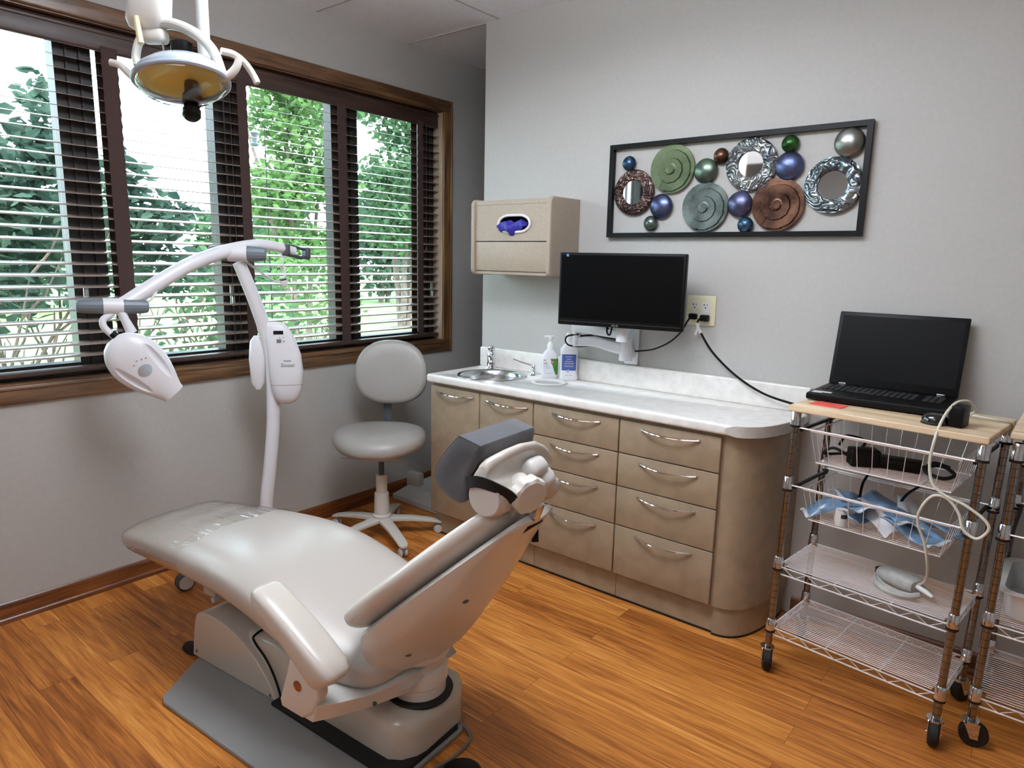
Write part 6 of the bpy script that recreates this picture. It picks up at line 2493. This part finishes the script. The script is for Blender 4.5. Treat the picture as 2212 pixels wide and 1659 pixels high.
# headrest pillow (rests on the headrest)
hp0 = Vector((CHL[0], CHL[1], 0))
MCH = ch.matrix_basis


def chw(p):
    return tuple(MCH @ Vector(p))


pb = chw(bp3(0.50, 0.0, 0.12))
pw = thing('headrest_pillow', 'charcoal pillow strapped on the dental chair headrest', 'pillow', pb, CHR)
sec = [(0.446, 0.150), (0.452, 0.178), (0.472, 0.196), (0.513, 0.207), (0.552, 0.213), (0.582, 0.215), (0.588, 0.212), (0.604, 0.189), (0.620, 0.165), (0.622, 0.158), (0.606, 0.143), (0.575, 0.130), (0.535, 0.116), (0.505, 0.092), (0.492, 0.080), (0.472, 0.090), (0.454, 0.118)]
sp = cr([(a, b_, 0) for a, b_ in sec], 4, closed=True)
cl, chh = 0.53, 0.152
rings = []
for (y, q) in ((-0.122, 0.02), (-0.124, 0.5), (-0.1245, 0.93), (-0.123, 0.985), (-0.119, 1.0), (-0.06, 1.0), (0.0, 1.0), (0.06, 1.0), (0.115, 0.99), (0.128, 0.94), (0.133, 0.85), (0.134, 0.4), (0.134, 0.02)):
    rings.append([chw(bp3(cl + (p.x - cl) * q, y, chh + (p.y - chh) * q)) for p in sp])
obj('cover', MB().loft(rings), MT['pillow'], pw, sharp=60, world=True)
m = MB()
pts = [chw(bp3(cl + (p.x - cl) * 0.992, -0.1225, chh + (p.y - chh) * 0.992)) for p in sp]
m.tube(pts, 0.0016, 6, closed=True)
obj('seam', m, MT['pillow'], pw, world=True)
m = MB()
path = [(0.535, -0.134, 0.112), (0.570, -0.138, 0.095), (0.603, -0.135, 0.058), (0.606, -0.114, 0.032), (0.588, -0.075, -0.002), (0.590, -0.055, 0.002), (0.615, -0.045, 0.048)]
rings = []
P_ = cr([bp3(*p) for p in path], 5)
for i, p in enumerate(P_):
    d = (P_[min(len(P_) - 1, i + 1)] - P_[max(0, i - 1)]).normalized()
    ws = (BD - d * BD.dot(d)).normalized()
    nn_ = d.cross(ws)
    rings.append([chw(p + ws * (0.014 * a) + nn_ * (0.0018 * b_)) for (a, b_) in ((-1, -1), (1, -1), (1, 1), (-1, 1))])
m.loft(rings)
obj('strap', m, MT['strap'], pw, world=True)
m = MB()
P_ = cr([bp3(0.51, 0.115, 0.01), bp3(0.475, 0.112, -0.018), bp3(0.45, 0.11, -0.055), bp3(0.424, 0.108, -0.088)], 5)
rings = []
for i, p in enumerate(P_):
    rings.append([chw(p + Vector((0.007 * a, 0.006 * a, 0)) + Vector((-0.001 * b_, 0.001 * b_, 0))) for (a, b_) in ((-1, -1), (1, -1), (1, 1), (-1, 1))])
m.loft(rings)
obj('strap', m, MT['strap'], pw, 'loose hanging strap end', world=True)

# floor items around the chair
c = cord('foot_control_cable', 'thin grey cable curling on the floor from the chair base to the foot control',
         [chw((0.53, 0.10, 0.03)), chw((0.565, 0.12, 0.008)), chw((0.61, 0.085, 0.006)), chw((0.615, 0.0, 0.006)), chw((0.595, -0.09, 0.006)), chw((0.60, -0.16, 0.006)), chw((0.64, -0.20, 0.006)), chw((0.70, -0.16, 0.006)), chw((0.71, -0.06, 0.010))], 0.0045, MT['grey_print'], 8)
fcx, fcy = 1.352, -1.600
t = thing('foot_control', 'black round foot control beside the chair base', 'foot control', (fcx, fcy, 0))
obj('disc', MB().lathe([(0, 0), (0.056, 0.0), (0.060, 0.006), (0.060, 0.034), (0.056, 0.044), (0.046, 0.050), (0.0, 0.052)], 40), MT['black'], t, sharp=40)
fr = frame3((0.004, -0.008, 0.0515), (0.80, 0.60, 0), (-0.60, 0.80, 0))
m = text_mb('A-dec', 0.015, fr)
m.add(*(lambda q: (q.v, q.f))(text_mb('foot control', 0.007, fr @ Matrix.Translation((0.002, -0.011, 0)))))
obj('logo', m, MT['logo'], t)
t = thing('foot_control', 'grey round foot control disc at the bottom edge of the photo', 'foot control', (1.505, -1.640, 0))
obj('disc', MB().lathe([(0, 0), (0.095, 0.0), (0.10, 0.006), (0.095, 0.020), (0.07, 0.034), (0.0, 0.040)], 44), MT['plate'], t, sharp=40)
c = cord('power_cable', 'grey cable looping out of the chair base at the foot end',
         [chw((-0.45, 0.02, 0.06)), chw((-0.50, -0.01, 0.11)), chw((-0.535, -0.04, 0.09)), chw((-0.54, -0.06, 0.04)), chw((-0.515, -0.09, 0.012)), chw((-0.47, -0.10, 0.02)), chw((-0.452, -0.09, 0.03))], 0.006, MT['grey_print'], 8)
t = thing('cable_plug', 'flat black plug on the floor at the foot end of the chair base', 'plug', chw((-0.515, -0.115, 0)), CHR)
obj('shell', MB().lathe([(0, 0.0), (0.05, 0.0), (0.055, 0.006), (0.045, 0.018), (0, 0.022)], 24, None, 1.0, 0.55), MT['blackrub'], t)

# white moulded base standing in the gap past the wall end
t = thing('equipment_base', 'white plastic equipment foot on the floor behind the stool', 'equipment', (-0.34, -0.02, 0))
m = MB()
m.loft([[(-0.20, -0.17, 0.004), (0.26, -0.19, 0.004), (0.30, 0.16, 0.004), (-0.20, 0.20, 0.004)], [(-0.20, -0.17, 0.03), (0.26, -0.19, 0.03), (0.30, 0.16, 0.03), (-0.20, 0.20, 0.03)],
        [(-0.15, -0.10, 0.075), (0.22, -0.10, 0.085), (0.26, 0.13, 0.095), (-0.16, 0.17, 0.085)], [(-0.10, 0.0, 0.09), (0.20, -0.02, 0.10), (0.24, 0.11, 0.11), (-0.12, 0.14, 0.10)]])
obj('foot', m, MT['grey_light'], t, sharp=20)
m = MB()
m.rbox((-0.12, -0.06, 0.11), (0.11, 0.05, 0.10), 0.012, 2)
obj('clear_cup', m, MT['clear_plastic'], t)
m = MB()
m.rbox((-0.10, 0.22, 0.10), (0.08, 0.05, 0.19), 0.012, 2)
obj('post', m, MT['white_r'], t)
